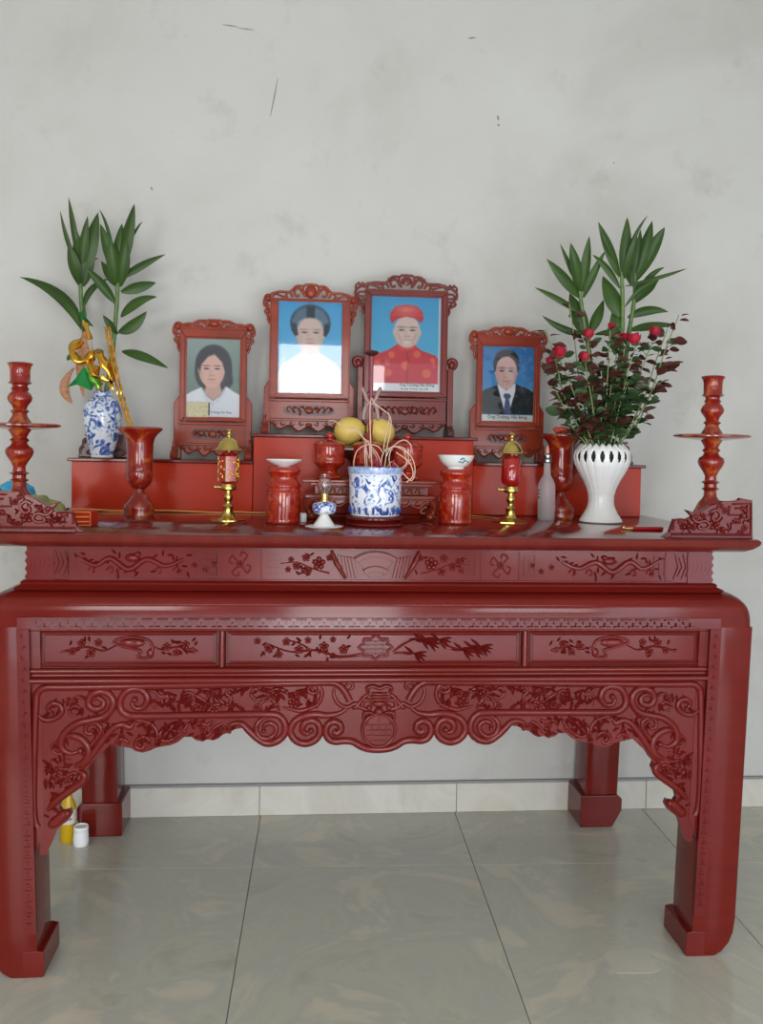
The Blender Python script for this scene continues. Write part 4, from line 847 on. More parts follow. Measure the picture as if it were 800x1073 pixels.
for s in (-1, 1):
    for pts in ([(.19,.066),(.175,.058),(.160,.044),(.140,.050),(.120,.062)], [(.185,.050),(.170,.040),(.165,.028),(.180,.026)], [(.13,.060),(.11,.048),(.095,.054),(.08,.064)], [(.160,.060),(.150,.054),(.155,.064)]):
        b.tube(catmull([(s*x, -.078, z) for x, z in pts], 5), .0048, 8)
b.prism([(-.20,.068),(-.19,.056),(-.14,.052),(-.08,.060),(0,.048),(.08,.060),(.14,.052),(.19,.056),(.20,.068)], -.076, -.070)
b.build('apron_fretwork', M['framer'], t, smooth=50)
cl = ['red gilt lidded cup at the left of the three on the stand', 'red gilt lidded cup at the right of the three on the stand', 'red gilt cup mostly hidden behind the incense pole']
for (x, y, lb, lid) in [(-.134,.565,cl[0],True),(.131,.565,cl[1],True),(-.002,.59,cl[2],False)]:
    t = thing('lidded_cup', lb, 'cup', (x, y, T+SZ), 0, 'three red gilt cups on the stand')
    b = MB(); b.lathe([(.040,0),(.043,.003),(.041,.008),(.034,.013),(.026,.020),(.025,.026),(.032,.036),(.046,.046),(.052,.052),(.0535,.058),(.0515,.062),(.0515,.104),(.052,.112),(.050,.114)], 40); b.build('body', M['jar'], t, smooth=50)
    b = MB(); b.lathe([(.053,.112),(.054,.116),(.050,.120),(.036,.126),(.018,.129),(.008,.132),(.007,.137),(.013,.142),(.014,.148),(.011,.153),(.005,.158),(.001,.160)], 40); b.build('lid', M['jar'], t, smooth=50)
# fruit dish on a tall foot behind
t = thing('fruit_dish', 'dark red footed dish behind the cups holding yellow fruit', 'dish', (.0, .70, T))
b = MB(); b.lathe([(.060,0),(.062,.006),(.050,.016),(.036,.040),(.034,.10),(.040,.17),(.060,.195),(.105,.222),(.112,.234),(.110,.238),(.098,.230),(.06,.212),(.001,.206)], 40); b.build('body', M['dark'], t, smooth=50)
b = MB(); b.tube([(.111*math.cos(a*PI/20), .111*math.sin(a*PI/20), .236) for a in range(40)], .003, 6, closed=True); b.build('pale_rim', M['paper'], t)
def fruit(x, y, z, r, rx_, lb):
    t = thing('yellow_fruit', lb, 'fruit', (x, y, z), 0, 'yellow fruit in the footed dish'); t.rotation_euler = rx_
    b = MB(); prof = []
    for k in range(15):
        a = -PI/2+PI*k/14; prof.append((max(.0008, r*math.cos(a)*(1.0-.10*math.sin(a))), r*1.12*math.sin(a)))
    b.lathe(prof, 28, mod=lambda a, z: 1+.02*math.sin(3*a)); b.build('body', M['fruit'], t, smooth=80)
    b = MB(); b.tube([(0,0,r*1.08),(.003,0,r*1.2)], .0028, 6); b.build('stem', M['sheath'], t)
fruit(-.062, .675, T+.300, .049, (.3, 1.25, 0), 'left yellow fruit of the pair behind the lidded cups')
fruit(.046, .675, T+.300, .047, (.2, -1.0, 0), 'right yellow fruit of the pair behind the lidded cups')
fruit(-.066, .735, T+.262, .040, (.2, .2, 0), 'lower yellow fruit half hidden under the left one')
fruit(.040, .745, T+.262, .040, (.2, .2, 0), 'lower yellow fruit hidden under the right one')
b = MB(); b.lathe([(.010,0),(.013,.003),(.014,.024),(.012,.030),(.0,.030)], 16, cap=False); o = tag(b.build('small_white_cup', M['whitepl']), 'tiny white cup just behind the left red jar', 'cup'); o.location = (-.223, .40, T)

# loose things
t = thing('carved_wood_block', 'small orange-red grooved block with a slotted end beside the left scroll board', 'wood block', (-.872, .225, T), -.12)
b = MB(); b.box(-.040,.040,-.03,.03,0,.044); b.build('block_body', M['riser'], t, smooth=0, bevel=.002)
b = MB()
for z in (.012,.026): b.tube([(-.020,-.031,z),(.034,-.031,z+.002)], .0022, 6)
b.tube([(-.037,-.032,.003),(.038,-.032,.003),(.038,-.032,.041),(-.037,-.032,.041)], .0015, 5, closed=True)
b.build('groove_rib', M['cord'], t)
b = MB(); b.tube([(-.041,-.030,.004),(-.041,-.030,.041),(-.030,-.031,.041),(-.030,-.031,.004)], .0018, 5, closed=True); b.build('slot_rim', M['incense'], t)
b = MB(); b.box(-.040,-.031,-.0325,-.029,.010,.036); b.build('slot', M['black'], t, smooth=0)
t = thing('red_pen', 'thin red pen with a brass tip lying by the right scroll board', 'pen', (.85, .24, T+.006))
b = MB(); b.tube([(-.045,0,0),(.055,.004,0)], .006, 12); b.build('barrel', mat('red_plastic', (.42,.01,.02), .3), t)
b = MB(); b.tube([(-.076,-.001,0),(-.070,-.001,0),(-.052,0,0),(-.045,0,0)], [.001,.003,.005,.006], 12); b.ball((-.072,0,.003), .006, 8, 6); b.build('tip', M['brass'], t)
o = MB(); P = catmull([(-1.06,.785,T+.003),(-1.0,.785,T+.006),(-.9,.775,T+.002),(-.82,.782,T+.002),(-.72,.778,T+.004),(-.6,.760,T+.003),(-.52,.74,T+.002),(-.46,.765,T+.003),(-.39,.745,T+.003),(-.33,.76,T+.003)], 6)
o.tube(P, .003, 8); tag(o.build('lamp_cord', M['cord'], smooth=60), 'orange lamp cord along the foot of the left red box', 'cord', 'lamp cords')
o = MB(); P = catmull([(.36,.735,T+.003),(.42,.70,T+.002),(.45,.62,T+.002),(.47,.56,T+.003)], 6); o.tube(P, .002, 8); tag(o.build('lamp_cord', M['cord'], smooth=60), 'short thin cord reaching the right brass lamp', 'cord', 'lamp cords')
b = MB(); rr = random.Random(3); b.ball((0,0,.060), (.060,.045,.060), 14, 10); b.v = [(x*(1+rr.uniform(-.10,.10)), y, z*(1+rr.uniform(-.08,.08))) for x, y, z in b.v]
tag(b.build('blue_wrapped_bundle', M['bluep'], smooth=0), 'blue plastic bundle behind the left candlestick', 'bundle').location = (-1.14, .50, T)
b = MB(); b.ball((0,0,.030), (.055,.035,.032), 12, 8); b.ball((-.03,0,.045), (.04,.03,.032), 12, 8); b.v = [(x*(1+rr.uniform(-.08,.08)), y, max(0, z*(1+rr.uniform(-.08,.08)))) for x, y, z in b.v]
tag(b.build('olive_packet', M['olive'], smooth=0), 'crumpled olive green packet right of the left candlestick', 'packet').location = (-1.02, .42, T)
b = MB(); b.prism([(-.045,0),(.022,0),(.046,.016),(.02,.014),(-.005,.012),(-.018,.022),(-.03,.018)], -.012, .012)
tag(b.build('black_clip', M['black'], smooth=0, bevel=.002), 'small black plastic clip near the olive packet', 'clip').location = (-.995, .62, T)

# ---- under the table
t = thing('yellow_bottle', 'yellow oil bottle with a pale label beside the left back leg', 'bottle', (-1.058, .855, 0))
b = MB(); b.lathe([(.026,0),(.028,.004),(.028,.120),(.026,.135),(.015,.160),(.012,.180)], 28); b.build('bottle_body', M['oil'], t, smooth=50)
b = MB(); b.lathe([(.0285,.070),(.0287,.072),(.0287,.118),(.0285,.120)], 28, cap=False); b.build('paper_label', M['label'], t)
b = MB(); b.lathe([(.014,.176),(.015,.180),(.015,.202),(.013,.205)], 20); b.build('cap', M['bluep'], t)
t = thing('white_jar', 'small white plastic jar on the floor beside the left back leg', 'jar', (-1.003, .820, 0))
b = MB(); b.lathe([(.024,0),(.027,.004),(.028,.016),(.026,.045),(.025,.054)], 28); b.build('body', M['whitepl'], t, smooth=50)
b = MB(); b.lathe([(.024,.052),(.026,.054),(.026,.068),(.024,.070),(.0225,.066)], 28); b.build('lid', M['whitepl'], t, smooth=50)

# ---------------------------------------------------------------- portraits
def srgb2lin(c): return np.where(c <= .04045, c/12.92, ((c+.055)/1.055)**2.4)
def soft(d, s): return np.clip(.5 - d/s, 0, 1)
class Paint:
    def __init__(s, w, h, nx=118):
        s.ny = int(nx*h/w); s.nx = nx; s.w = w; s.h = h
        s.X, s.Y = np.meshgrid(np.linspace(0, 1, nx), np.linspace(0, 1, s.ny)); s.im = np.zeros((s.ny, nx, 3)); s.asp = h/w
    def fill(s, c): s.im[:] = np.array(c)/255
    def grad(s, c0, c1): s.im[:] = np.array(c0)/255*(1-s.Y[..., None])+np.array(c1)/255*s.Y[..., None]
    def blend(s, m, c): s.im = s.im*(1-m[..., None]) + m[..., None]*np.array(c)/255
    def ell(s, cx, cy, rx, ry, c, a=1, sf=.02, rot=0):
        dx, dy = s.X-cx, (s.Y-cy)
        dx, dy = dx*math.cos(rot)+dy*s.asp*math.sin(rot), (-dx*math.sin(rot)+dy*s.asp*math.cos(rot))/s.asp
        d = (np.sqrt((dx/rx)**2+(dy/ry)**2)-1)*min(rx, ry); s.blend(soft(d, sf)*a, c)
    def rect(s, x0, y0, x1, y1, c, a=1): s.blend(((s.X >= x0)&(s.X <= x1)&(s.Y >= y0)&(s.Y <= y1))*a*1.0, c)
    def poly(s, P, c, a=1, sf=.015):
        ins = np.zeros(s.X.shape, bool); dmin = np.full(s.X.shape, 9.); n = len(P)
        for i in range(n):
            x0, y0 = P[i]; x1, y1 = P[(i+1) % n]
            with np.errstate(divide='ignore', invalid='ignore'):
                cr = ((y0 > s.Y) != (y1 > s.Y)) & (s.X < (x1-x0)*(s.Y-y0)/((y1-y0) if y1 != y0 else 1e-9)+x0)
            ins ^= cr
            t = np.clip(((s.X-x0)*(x1-x0)+(s.Y-y0)*(y1-y0))/max(1e-9, (x1-x0)**2+(y1-y0)**2), 0, 1)
            dmin = np.minimum(dmin, np.hypot(s.X-x0-t*(x1-x0), s.Y-y0-t*(y1-y0)))
        s.blend(soft(np.where(ins, -dmin, dmin), sf)*a, c)
    def build(s, parent, z0, y):
        V = np.zeros((s.ny*s.nx, 3)); V[:, 0] = (s.X.ravel()-.5)*s.w; V[:, 1] = y; V[:, 2] = z0+(1-s.Y.ravel())*s.h
        i = np.arange((s.ny-1)*(s.nx-1)); r, c = i//(s.nx-1), i % (s.nx-1); a = r*s.nx+c
        F = np.stack([a, a+s.nx, a+s.nx+1, a+1], 1)
        me = bpy.data.meshes.new('photo_print'); me.from_pydata(V.tolist(), [], F.tolist()); me.update()
        at = me.color_attributes.new('print', 'FLOAT_COLOR', 'POINT'); col = np.ones((s.ny*s.nx, 4)); col[:, :3] = srgb2lin(np.clip(s.im, 0, 1)).reshape(-1, 3)
        at.data.foreach_set('color', col.ravel().tolist()); me.materials.append(M['print'])
        o = bpy.data.objects.new('photo_print', me); C.objects.link(o); o.parent = parent; return o
def face(p, cx, cy, rx, ry, skin, dark, lip, hair=(30,28,30), old=False):
    p.ell(cx-rx*.98, cy+.01, .022, .03, skin, .9); p.ell(cx+rx*.98, cy+.01, .022, .03, skin, .9)
    p.ell(cx, cy, rx, ry, skin, 1, .02); p.ell(cx, cy+ry*.35, rx*.78, ry*.68, skin, 1, .03)
    sh = tuple(int(c*.88) for c in skin); E_ = .007
    for s in (-1, 1):
        p.ell(cx+s*rx*.42, cy-ry*.10, rx*.24, ry*.075, sh, .6, .012)
        p.ell(cx+s*rx*.42, cy-ry*.08, rx*.19, ry*.052, dark, .92, .010); p.ell(cx+s*rx*.43, cy-ry*.26, rx*.27, ry*.030, dark, .75, .010)
        p.ell(cx+s*rx*.80, cy+ry*.30, rx*.18, ry*.40, sh, .4, .06)
        p.ell(cx+s*rx*.12, cy+ry*.29, rx*.06, ry*.03, tuple(int(c*.7) for c in skin), .6, .01)
    p.ell(cx-rx*.12, cy+ry*.10, rx*.07, ry*.22, sh, .6, .03); p.ell(cx, cy+ry*.33, rx*.20, ry*.03, tuple(int(c*.80) for c in skin), .7, .015)
    p.ell(cx, cy+ry*.54, rx*.30, ry*.055, lip, .8, .012); p.ell(cx, cy+ry*.54, rx*.26, ry*.010, dark, .35, .006)
    p.ell(cx, cy+ry*.72, rx*.22, ry*.04, sh, .5, .04)
def text(parent, s, x, z, size, y, align='CENTER'):
    cu = bpy.data.curves.new('caption_text', 'FONT'); cu.body = s; cu.size = size; cu.align_x = align; cu.resolution_u = 2; cu.offset = size*.012
    o = bpy.data.objects.new('caption_text', cu); C.objects.link(o); dg = bpy.context.evaluated_depsgraph_get()
    me = bpy.data.meshes.new_from_object(o.evaluated_get(dg)); bpy.data.objects.remove(o); me.materials.clear(); me.materials.append(M['ink'])
    o = bpy.data.objects.new('caption_text', me); C.objects.link(o); o.parent = parent; o.location = (x, y, z); o.rotation_euler = (PI/2, 0, 0)

def portrait(name, label, x, y, z, W, H, fw, f0, f1, pw, p0, p1, wood, paint, crest, post_h, volute=False, cap=None):
    """W,H overall; fw half width of frame; f0,f1 frame bottom/top; p* the print"""
    t = thing(name, label, 'portrait', (x, y, z)); m = M[wood]
    hw = W/2
    # print, glass, frame bars
    p = paint(pw+.006, p1-p0+.006); pr = p.build(t, p0-.003, -.008)
    if cap:
        for (s_, cx, cz, sz) in cap: text(pr, s_, cx, p0+cz, sz, -.0087)
    b = MB(); b.box(-fw+.01, fw-.01, -.006, .012, f0+.01, f1-.01); b.build('backing_board', m, t, smooth=0)
    b = MB(); b.box(-pw/2-.003, pw/2+.003, -.0125, -.0105, p0-.003, p1+.003); b.build('glass_pane', M['glass'], t, smooth=0)
    def frame(b, xo, zo0, zo1, xi, zi0, zi1, y0, y1):
        b.prism([(-xo, zo0), (xo, zo0), (xi, zi0), (-xi, zi0)], y0, y1); b.prism([(-xi, zi1), (xi, zi1), (xo, zo1), (-xo, zo1)], y0, y1)
        b.prism([(-xo, zo0), (-xi, zi0), (-xi, zi1), (-xo, zo1)], y0, y1); b.prism([(xo, zo0), (xi, zi0), (xi, zi1), (xo, zo1)], y0, y1)
    b = MB(); frame(b, fw, f0, f1, pw/2+.006, p0-.006, p1+.006, -.020, .010); b.build('outer_frame', m, t, smooth=0, bevel=.003)
    b = MB(); frame(b, pw/2+.011, p0-.011, p1+.011, pw/2, p0, p1, -.016, -.009); b.build('inner_moulding', M['framed'] if wood == 'framed' else m, t, smooth=0, bevel=.0015)
    b = MB(); frame(b, fw-.001, f0+.001, f1-.001, fw-.006, f0+.006, f1-.006, -.024, -.018); b.build('raised_edge', m, t, smooth=0, bevel=.0015)
    # stand
    ph = post_h; pi = fw+.002
    for s in (-1, 1):
        b = MB()
        if volute: b.box(min(s*pi, s*(hw-.008)), max(s*pi, s*(hw-.008)), -.022, .022, 0.0, ph)
        else: b.prism([(s*(fw-.008), .0), (s*(hw-.002), .0), (s*(hw-.002), ph-.028), (s*(hw-.020), ph), (s*(fw-.008), ph)], -.010, .020)
        b.build('side_post', m, t, smooth=0, bevel=.003)
        if volute:
            b = MB(); b.tube(catmull([(s*(hw-.020),0,ph),(s*(hw-.002),0,ph+.006),(s*(hw+.004),0,ph+.026),(s*(hw-.010),0,ph+.036),(s*(hw-.024),0,ph+.028),(s*(hw-.014),0,ph+.016)], 5), .009, 8); b.ball((s*(hw-.012),0,ph+.014), (.015,.016,.017), 10, 8); b.build('post_volute', m, t, smooth=60)
        b = MB(); xf = s*(fw+.012) if not volute else s*(hw-.02)
        b.prismx([(-.062,0),(.055,0),(.055,.014),(.028,.036),(.02,.048),(-.018,.048),(-.030,.034),(-.050,.030),(-.064,.016)], xf-.013, xf+.013)
        b.build('foot', M['dark'] if volute or name == 'x' else m, t, smooth=0, bevel=.003)
        if not volute:
            b = MB(); b.tube(catmull([(s*(hw-.006),-.012,.006),(s*(hw+.000),-.014,.028),(s*(hw-.008),-.014,.044),(s*(hw-.004),-.014,.058),(s*(hw-.010),-.012,.072)], 4), .0055, 8); b.build('side_scroll', m, t, smooth=60)
    zr = f0-.014
    b = MB(); b.box(-fw-.001, fw+.001, -.022, .018, zr, zr+.010); b.box(-fw-.001, fw+.001, -.022, .018, .050, .060); b.build('rail', m, t, smooth=0, bevel=.003)
    b = MB(); b.box(-fw+.004, fw-.004, -.010, .008, .058, zr+.002); pan = b.build('lower_panel', m, t, smooth=0)
    b = MB(); cz = (.060+zr)/2; hh = (zr-.060)/2*.62; ww = fw*(.64 if not volute else .86)
    ol = [(ww*math.copysign(abs(math.cos(a))**.5, math.cos(a)), cz+hh*math.copysign(abs(math.sin(a))**.7, math.sin(a))) for a in [2*PI*k/36 for k in range(36)]]
    if not volute: b.prism(ol, -.0112, -.008); b.build('recess_shade_plate', M['dark'], pan, smooth=0)  # raised dark plate, its colour stands in for shade in the panel opening
    c = MB(); n = 7 if not volute else 10; yy = -.0125
    for k in range(n):
        u = (-1+2*(k+.5)/n)*ww*.86; s = 1 if u > 0 else -1
        c.tube(catmull([(u-s*.016, yy, cz-hh*.6), (u-s*.004, yy-.001, cz+hh*.4), (u+s*.008, yy, cz+hh*.55), (u+s*.010, yy, cz-.1*hh), (u+s*.002, yy, cz-.35*hh)], 4), .0026 if not volute else .0034, 6)
    c.ball((0, yy, cz), (.016,.004,hh*.7), 12, 6)
    for k in range(9 if not volute else 13): leaf2(c, random.uniform(-ww, ww)*.85, cz+random.uniform(-.5,.5)*hh, random.uniform(0, 6.28), .014, .004, yy-.001)
    c.build('carving', m, pan, smooth=60)
    # wavy apron
    b = MB(); n = 24; lo = []
    for k in range(n+1):
        u = -1+2*k/n; lo.append((u*(fw-.004), .018+.016*abs(u)**2*(1)+.010*math.cos(u*PI*4)-.0))
    b.prism([(-fw+.004, .052)]+[(a_, b_) for a_, b_ in lo]+[(fw-.004, .052)], -.012, -.002); apn = b.build('stand_apron', M['dark'] if name == 'x' else m, t, smooth=0, bevel=.001)
    b = MB(); b.tube([(a_, -.014, b_+.003) for a_, b_ in lo], .003, 6)
    for s in (-1, 1):
        for u in (.2,.42,.66,.86): b.tube(catmull([(s*fw*(u-.07), -.014, .040), (s*fw*u, -.015, .034), (s*fw*(u+.04), -.014, .042), (s*fw*(u-.01), -.014, .046)], 4), .0026, 6)
    b.ball((0,-.013,.036), (.014,.005,.008), 10, 6); b.build('apron_carving', m, apn, smooth=60)
    # crest with pierced scrolls and hanging ears
    cr = empty_part('crest', t); ch = H-f1; y0, y1 = -.012, .008
    def T2(pts, r, nm='crest_scroll', closed=False):
        for s in (-1, 1):
            b = MB(); b.tube(catmull([(s*x_, -.003, z_) for x_, z_ in pts], 5), r, 8); b.build(nm, m, cr, smooth=60)
    b = MB(); b.box(-fw, fw, -.018, .008, f1-.004, f1+.006); b.build('crest_rail', m, cr, smooth=0, bevel=.002)
    top = f1+ch
    if crest == 'star':
        b = MB(); b.lathe([(.0,-.01),(.013,-.008),(.015,0),(.013,.008),(0,.010)], 18); b.v = [(x_, z_-.004, y_+f1+ch*.58) for x_, y_, z_ in b.v]; b.build('sun_boss', m, cr, smooth=60)
        for k in range(13):
            a = -.35+(PI+.70)*k/12; b = MB(); c0, s0 = math.cos(a), math.sin(a); zc_ = f1+ch*.58
            b.tube([(.014*c0, -.003, zc_+.014*s0), (.027*c0, -.003, zc_+.025*s0)], [.0042,.0008], 6); b.build('sun_ray', m, cr)
    else:
        b = MB(); b.ball((0, -.006, f1+ch*.55), (.022,.012,ch*.42), 16, 10); b.build('crest_boss', m, cr, smooth=80)
    a = ch
    T2([(.018, f1+a*.25), (.030, f1+a*.70), (.022, f1+a*.95), (.008, top-.002), (0, top)], .0048)
    T2([(.022, f1+a*.30), (.045, f1+a*.75), (.062, f1+a*.55), (.055, f1+a*.28), (.042, f1+a*.35)], .0052)
    T2([(.030, f1+a*.88), (.055, f1+a*.86), (.080, f1+a*.52), (fw*.78, f1+a*.50), (fw, f1+a*.34)], .0050)
    T2([(.068, f1+a*.20), (.080, f1+a*.48), (.094, f1+a*.30), (.086, f1+a*.14)], .0045)
    T2([(.098, f1+a*.18), (fw-.02, f1+a*.36), (fw-.008, f1+a*.14)], .0042)
    e = hw
    T2([(fw-.004, f1+.014), (fw+.012, f1+.018), (e+.001, f1+.002), (e+.002, f1-.018), (e-.008, f1-.030), (e-.002, f1-.044), (fw+.008, f1-.058), (fw+.006, f1-.074), (fw-.001, f1-.088)], .0056, 'ear_scroll')
    T2([(fw, f1-.004), (e-.010, f1-.006), (e-.009, f1-.020), (fw+.002, f1-.022)], .0045, 'ear_scroll')
    T2([(fw, f1-.034), (e-.014, f1-.036), (fw+.004, f1-.052)], .0042, 'ear_scroll')
    if crest == 'star':
        T2([(.095, f1+a*.38), (.120, f1+a*.44), (.150, f1+a*.34), (fw, f1+a*.36), (e, f1+a*.36), (e+.001, f1)], .0042)
        for s in (-1, 1):
            for xx in (.050,.068,.088,.108,.128,.148,.168,.184):
                b = MB(); zz_ = f1+a*(.72 if xx < .08 else .42); b.ball((s*xx, -.003, zz_), (.006,.005,.0065), 8, 6); b.build('crest_bead', m, cr, smooth=60)
    else:
        for s in (-1, 1):
            b = MB(); b.ball((s*(e-.012), -.004, f1+.006), (.013,.010,.013), 12, 8); b.build('ear_boss', m, cr, smooth=80)
    return t

def paint_girl(w, h):
    p = Paint(w, h); p.grad((148,166,160), (96,118,112)); p.ell(.9,.5,.3,.5,(112,138,124),.6,.3)
    p.ell(.50,.33,.33,.25,(44,44,54),1,.03); p.ell(.38,.42,.22,.22,(46,46,56),1,.04); p.ell(.66,.42,.18,.22,(46,46,56),1,.04); p.ell(.76,.52,.10,.10,(46,46,56),1,.04)
    p.poly([(.38,.55),(.62,.55),(.66,.70),(.50,.78),(.34,.70)], (206,166,150), 1, .03)
    p.poly([(0,.72),(.12,.67),(.28,.62),(.36,.72),(.50,.79),(.64,.72),(.74,.60),(.86,.66),(1,.71),(1,1),(0,1)], (228,232,240), 1, .02)
    p.poly([(.27,.62),(.30,.62),(.42,.77),(.52,.83),(.50,.84),(.36,.78)], (205,208,220), .6, .01); p.poly([(.74,.60),(.71,.60),(.62,.74),(.52,.82),(.60,.80),(.72,.68)], (208,210,222), .6, .01)
    p.rect(.5,.8,.51,1,(196,198,212),.5)
    face(p, .47,.40,.235,.215,(226,182,166),(52,44,52),(206,126,124))
    p.poly([(.22,.33),(.30,.19),(.47,.14),(.62,.17),(.74,.33),(.72,.44),(.66,.30),(.52,.20),(.40,.23),(.28,.33),(.25,.44)], (42,42,52), 1, .03)
    p.rect(.40,.925,1,1,(226,230,236),.9); return p
def paint_woman(w, h):
    p = Paint(w, h); p.grad((70,166,222), (120,196,232))
    p.ell(.50,.235,.31,.20,(58,74,90),1,.02)
    p.poly([(.40,.46),(.62,.46),(.66,.62),(.34,.62)], (214,192,182), 1, .03)
    p.poly([(0,.80),(.05,.70),(.30,.58),(.40,.55),(.50,.58),(.62,.55),(.72,.58),(.95,.70),(1,.78),(1,1),(0,1)], (226,224,216), 1, .03)
    q = np.random.RandomState(3)
    for k in range(120):
        x_, y_ = q.uniform(.03,.97), q.uniform(.60,.97)
        p.ell(x_, y_, q.uniform(.012,.03), q.uniform(.008,.02), (196,188,168) if k % 2 else (240,240,238), .6, .015)
    p.poly([(.50,.58),(.53,.58),(.55,.80),(.52,.99),(.49,.99),(.52,.80)], (190,186,172), .7, .01)
    face(p, .50,.35,.215,.185,(214,190,180),(84,84,96),(186,120,124))
    p.poly([(.50,.15),(.40,.20),(.31,.27),(.27,.36),(.23,.33),(.22,.20),(.30,.10),(.44,.06)], (98,128,150), .8, .04); p.poly([(.50,.15),(.60,.20),(.69,.27),(.73,.36),(.77,.33),(.78,.20),(.70,.10),(.56,.06)], (104,136,158), .8, .04)
    p.poly([(.43,.05),(.57,.05),(.56,.18),(.44,.18)], (40,48,64), .85, .03); p.ell(.50,.245,.17,.06,(214,192,184),.9,.03)
    p.poly([(.21,.24),(.28,.24),(.32,.36),(.27,.38),(.22,.32)], (44,52,66), .9, .02); p.poly([(.79,.24),(.72,.24),(.70,.36),(.74,.38),(.79,.32)], (44,52,66), .9, .02)
    return p
def paint_elder(w, h):
    p = Paint(w, h); p.grad((64,156,206), (92,188,222))
    p.poly([(.40,.44),(.64,.44),(.66,.56),(.38,.56)], (196,160,150), 1, .02)
    p.poly([(0,.68),(.06,.62),(.26,.56),(.38,.50),(.50,.54),(.62,.50),(.72,.56),(.92,.61),(.98,.66),(.98,.91),(0,.91)], (200,52,66), 1, .015)
    for (x_, y_, r) in [(.30,.61,.045),(.66,.60,.05),(.50,.72,.06),(.80,.80,.06),(.26,.80,.05),(.10,.70,.04),(.88,.66,.03)]:
        p.ell(x_, y_, r, r/p.asp, (226,120,78), .8, .02); p.ell(x_, y_, r*.5, r*.5/p.asp, (214,86,76), .7, .02)
    for x_ in (.22,.24,.27,.90): p.ell(x_, .70, .008, .04, (238,160,150), .5, .01)
    p.poly([(.49,.54),(.51,.54),(.56,.66),(.53,.90),(.50,.90),(.53,.68)], (168,36,50), .7, .01)
    p.poly([(.38,.50),(.42,.49),(.50,.53),(.60,.49),(.63,.50),(.62,.55),(.50,.57),(.39,.55)], (214,70,80), 1, .012)
    face(p, .515,.365,.185,.165,(212,186,178),(60,56,62),(176,120,120))
    for s in (-1, 1):
        p.ell(.515+s*.10,.44,.012,.05,(168,138,132),.5,.02,rot=s*.3); p.ell(.515+s*.085,.318,.05,.006,(120,110,110),.6,.006)
    p.ell(.515,.475,.05,.028,(226,220,218),.6,.03)
    p.poly([(.27,.24),(.28,.17),(.34,.11),(.50,.085),(.66,.10),(.73,.16),(.745,.24),(.71,.27),(.62,.225),(.50,.21),(.38,.235),(.30,.285)], (196,50,58), 1, .015)
    p.ell(.50,.14,.14,.04,(236,150,146),.7,.06); p.ell(.50,.195,.21,.012,(222,106,104),.6,.02)
    p.rect(0,.91,1,1,(224,228,232)); p.rect(.965,0,1,1,(214,222,228),.8); return p
def paint_man(w, h):
    p = Paint(w, h); p.grad((46,118,186), (76,160,214))
    p.ell(.465,.215,.235,.165,(46,40,44),1,.03)
    p.poly([(.33,.50),(.62,.50),(.64,.62),(.34,.62)], (206,168,162), 1, .02)
    p.poly([(0,.60),(.12,.56),(.28,.52),(.33,.50),(.48,.68),(.64,.49),(.70,.51),(.86,.55),(1,.60),(1,.90),(0,.90)], (30,42,48), 1, .015)
    p.poly([(.30,.51),(.36,.50),(.47,.60),(.58,.50),(.65,.49),(.64,.60),(.56,.80),(.46,.90),(.40,.74),(.33,.60)], (226,230,238), 1, .012)
    p.poly([(.44,.625),(.53,.625),(.57,.66),(.53,.70),(.58,.90),(.42,.90),(.46,.70),(.42,.66)], (74,84,124), 1, .012)
    for k in range(8): p.ell(.50+.03*math.sin(k*2.1), .70+.025*k, .012, .006, (138,146,180), .8, .01)
    p.poly([(.30,.52),(.34,.60),(.44,.90),(.40,.90),(.26,.66),(.22,.56)], (20,28,34), .8, .01); p.poly([(.68,.51),(.66,.60),(.58,.90),(.62,.90),(.74,.66),(.76,.56)], (20,28,34), .8, .01)
    face(p, .465,.345,.205,.215,(216,178,172),(56,46,50),(196,124,124))
    p.poly([(.235,.33),(.22,.21),(.29,.09),(.44,.05),(.60,.06),(.69,.14),(.71,.29),(.68,.33),(.67,.25),(.62,.18),(.50,.13),(.36,.15),(.28,.22),(.265,.33)], (44,38,42), 1, .025)
    p.rect(0,.905,1,1,(216,226,224)); return p

portrait('portrait_frame', 'leftmost framed portrait of a young woman in a white top', -.562, .93, ZL, .292, .520, .124, .142, .487, .196, .158, .448, 'framer', paint_girl, 'boss', .236, cap=[('Trương Thị Thúy', .030, .014, .011)])
portrait('portrait_frame', 'framed portrait of a woman in pale patterned clothes against sky blue', -.204, .945, ZM, .344, .568, .152, .138, .505, .240, .156, .500, 'framer', paint_woman, 'boss', .205)
_t3 = portrait('portrait_frame', 'tallest dark framed portrait of an elder in red turban and robe', .161, .945, ZM, .384, .618, .160, .150, .553, .266, .172, .532, 'framed', paint_elder, 'star', .262, volute=True, cap=[('Ông Trương Văn Đồng', .045, .021, .014), ('Sinh ngày 10 tháng 3 năm 1928', .035, .008, .0085)])
portrait('portrait_frame', 'rightmost framed portrait of a man in dark suit and tie', .556, .93, ZR, .292, .518, .124, .136, .480, .200, .157, .442, 'framer', paint_man, 'boss', .222, cap=[('Ông: Trương Văn Bông', .0, .011, .016)])
_t3.rotation_euler.x = -.017
# thin tan mottled card set before the glass of a frame
t = thing('card', 'tan banknote at the lower left corner of the leftmost portrait', 'card', (-.618, .93-.0165, ZL+.157))
b = MB(); b.box(-.040,.040,-.0006,.0006,0,.056); b.build('card_sheet', noise_mat('tan_mottle', [(.35, (.42,.36,.22)), (.5, (.56,.50,.33)), (.66, (.34,.36,.20))], 70, 3, rough=.6), t, smooth=0)
b = MB(); b.box(.040,.0445,-.0009,.0009,.006,.054); b.build('card_shadow_strip', M['ink'], t, smooth=0)  # dark strip coloured in as the shadow along the right edge

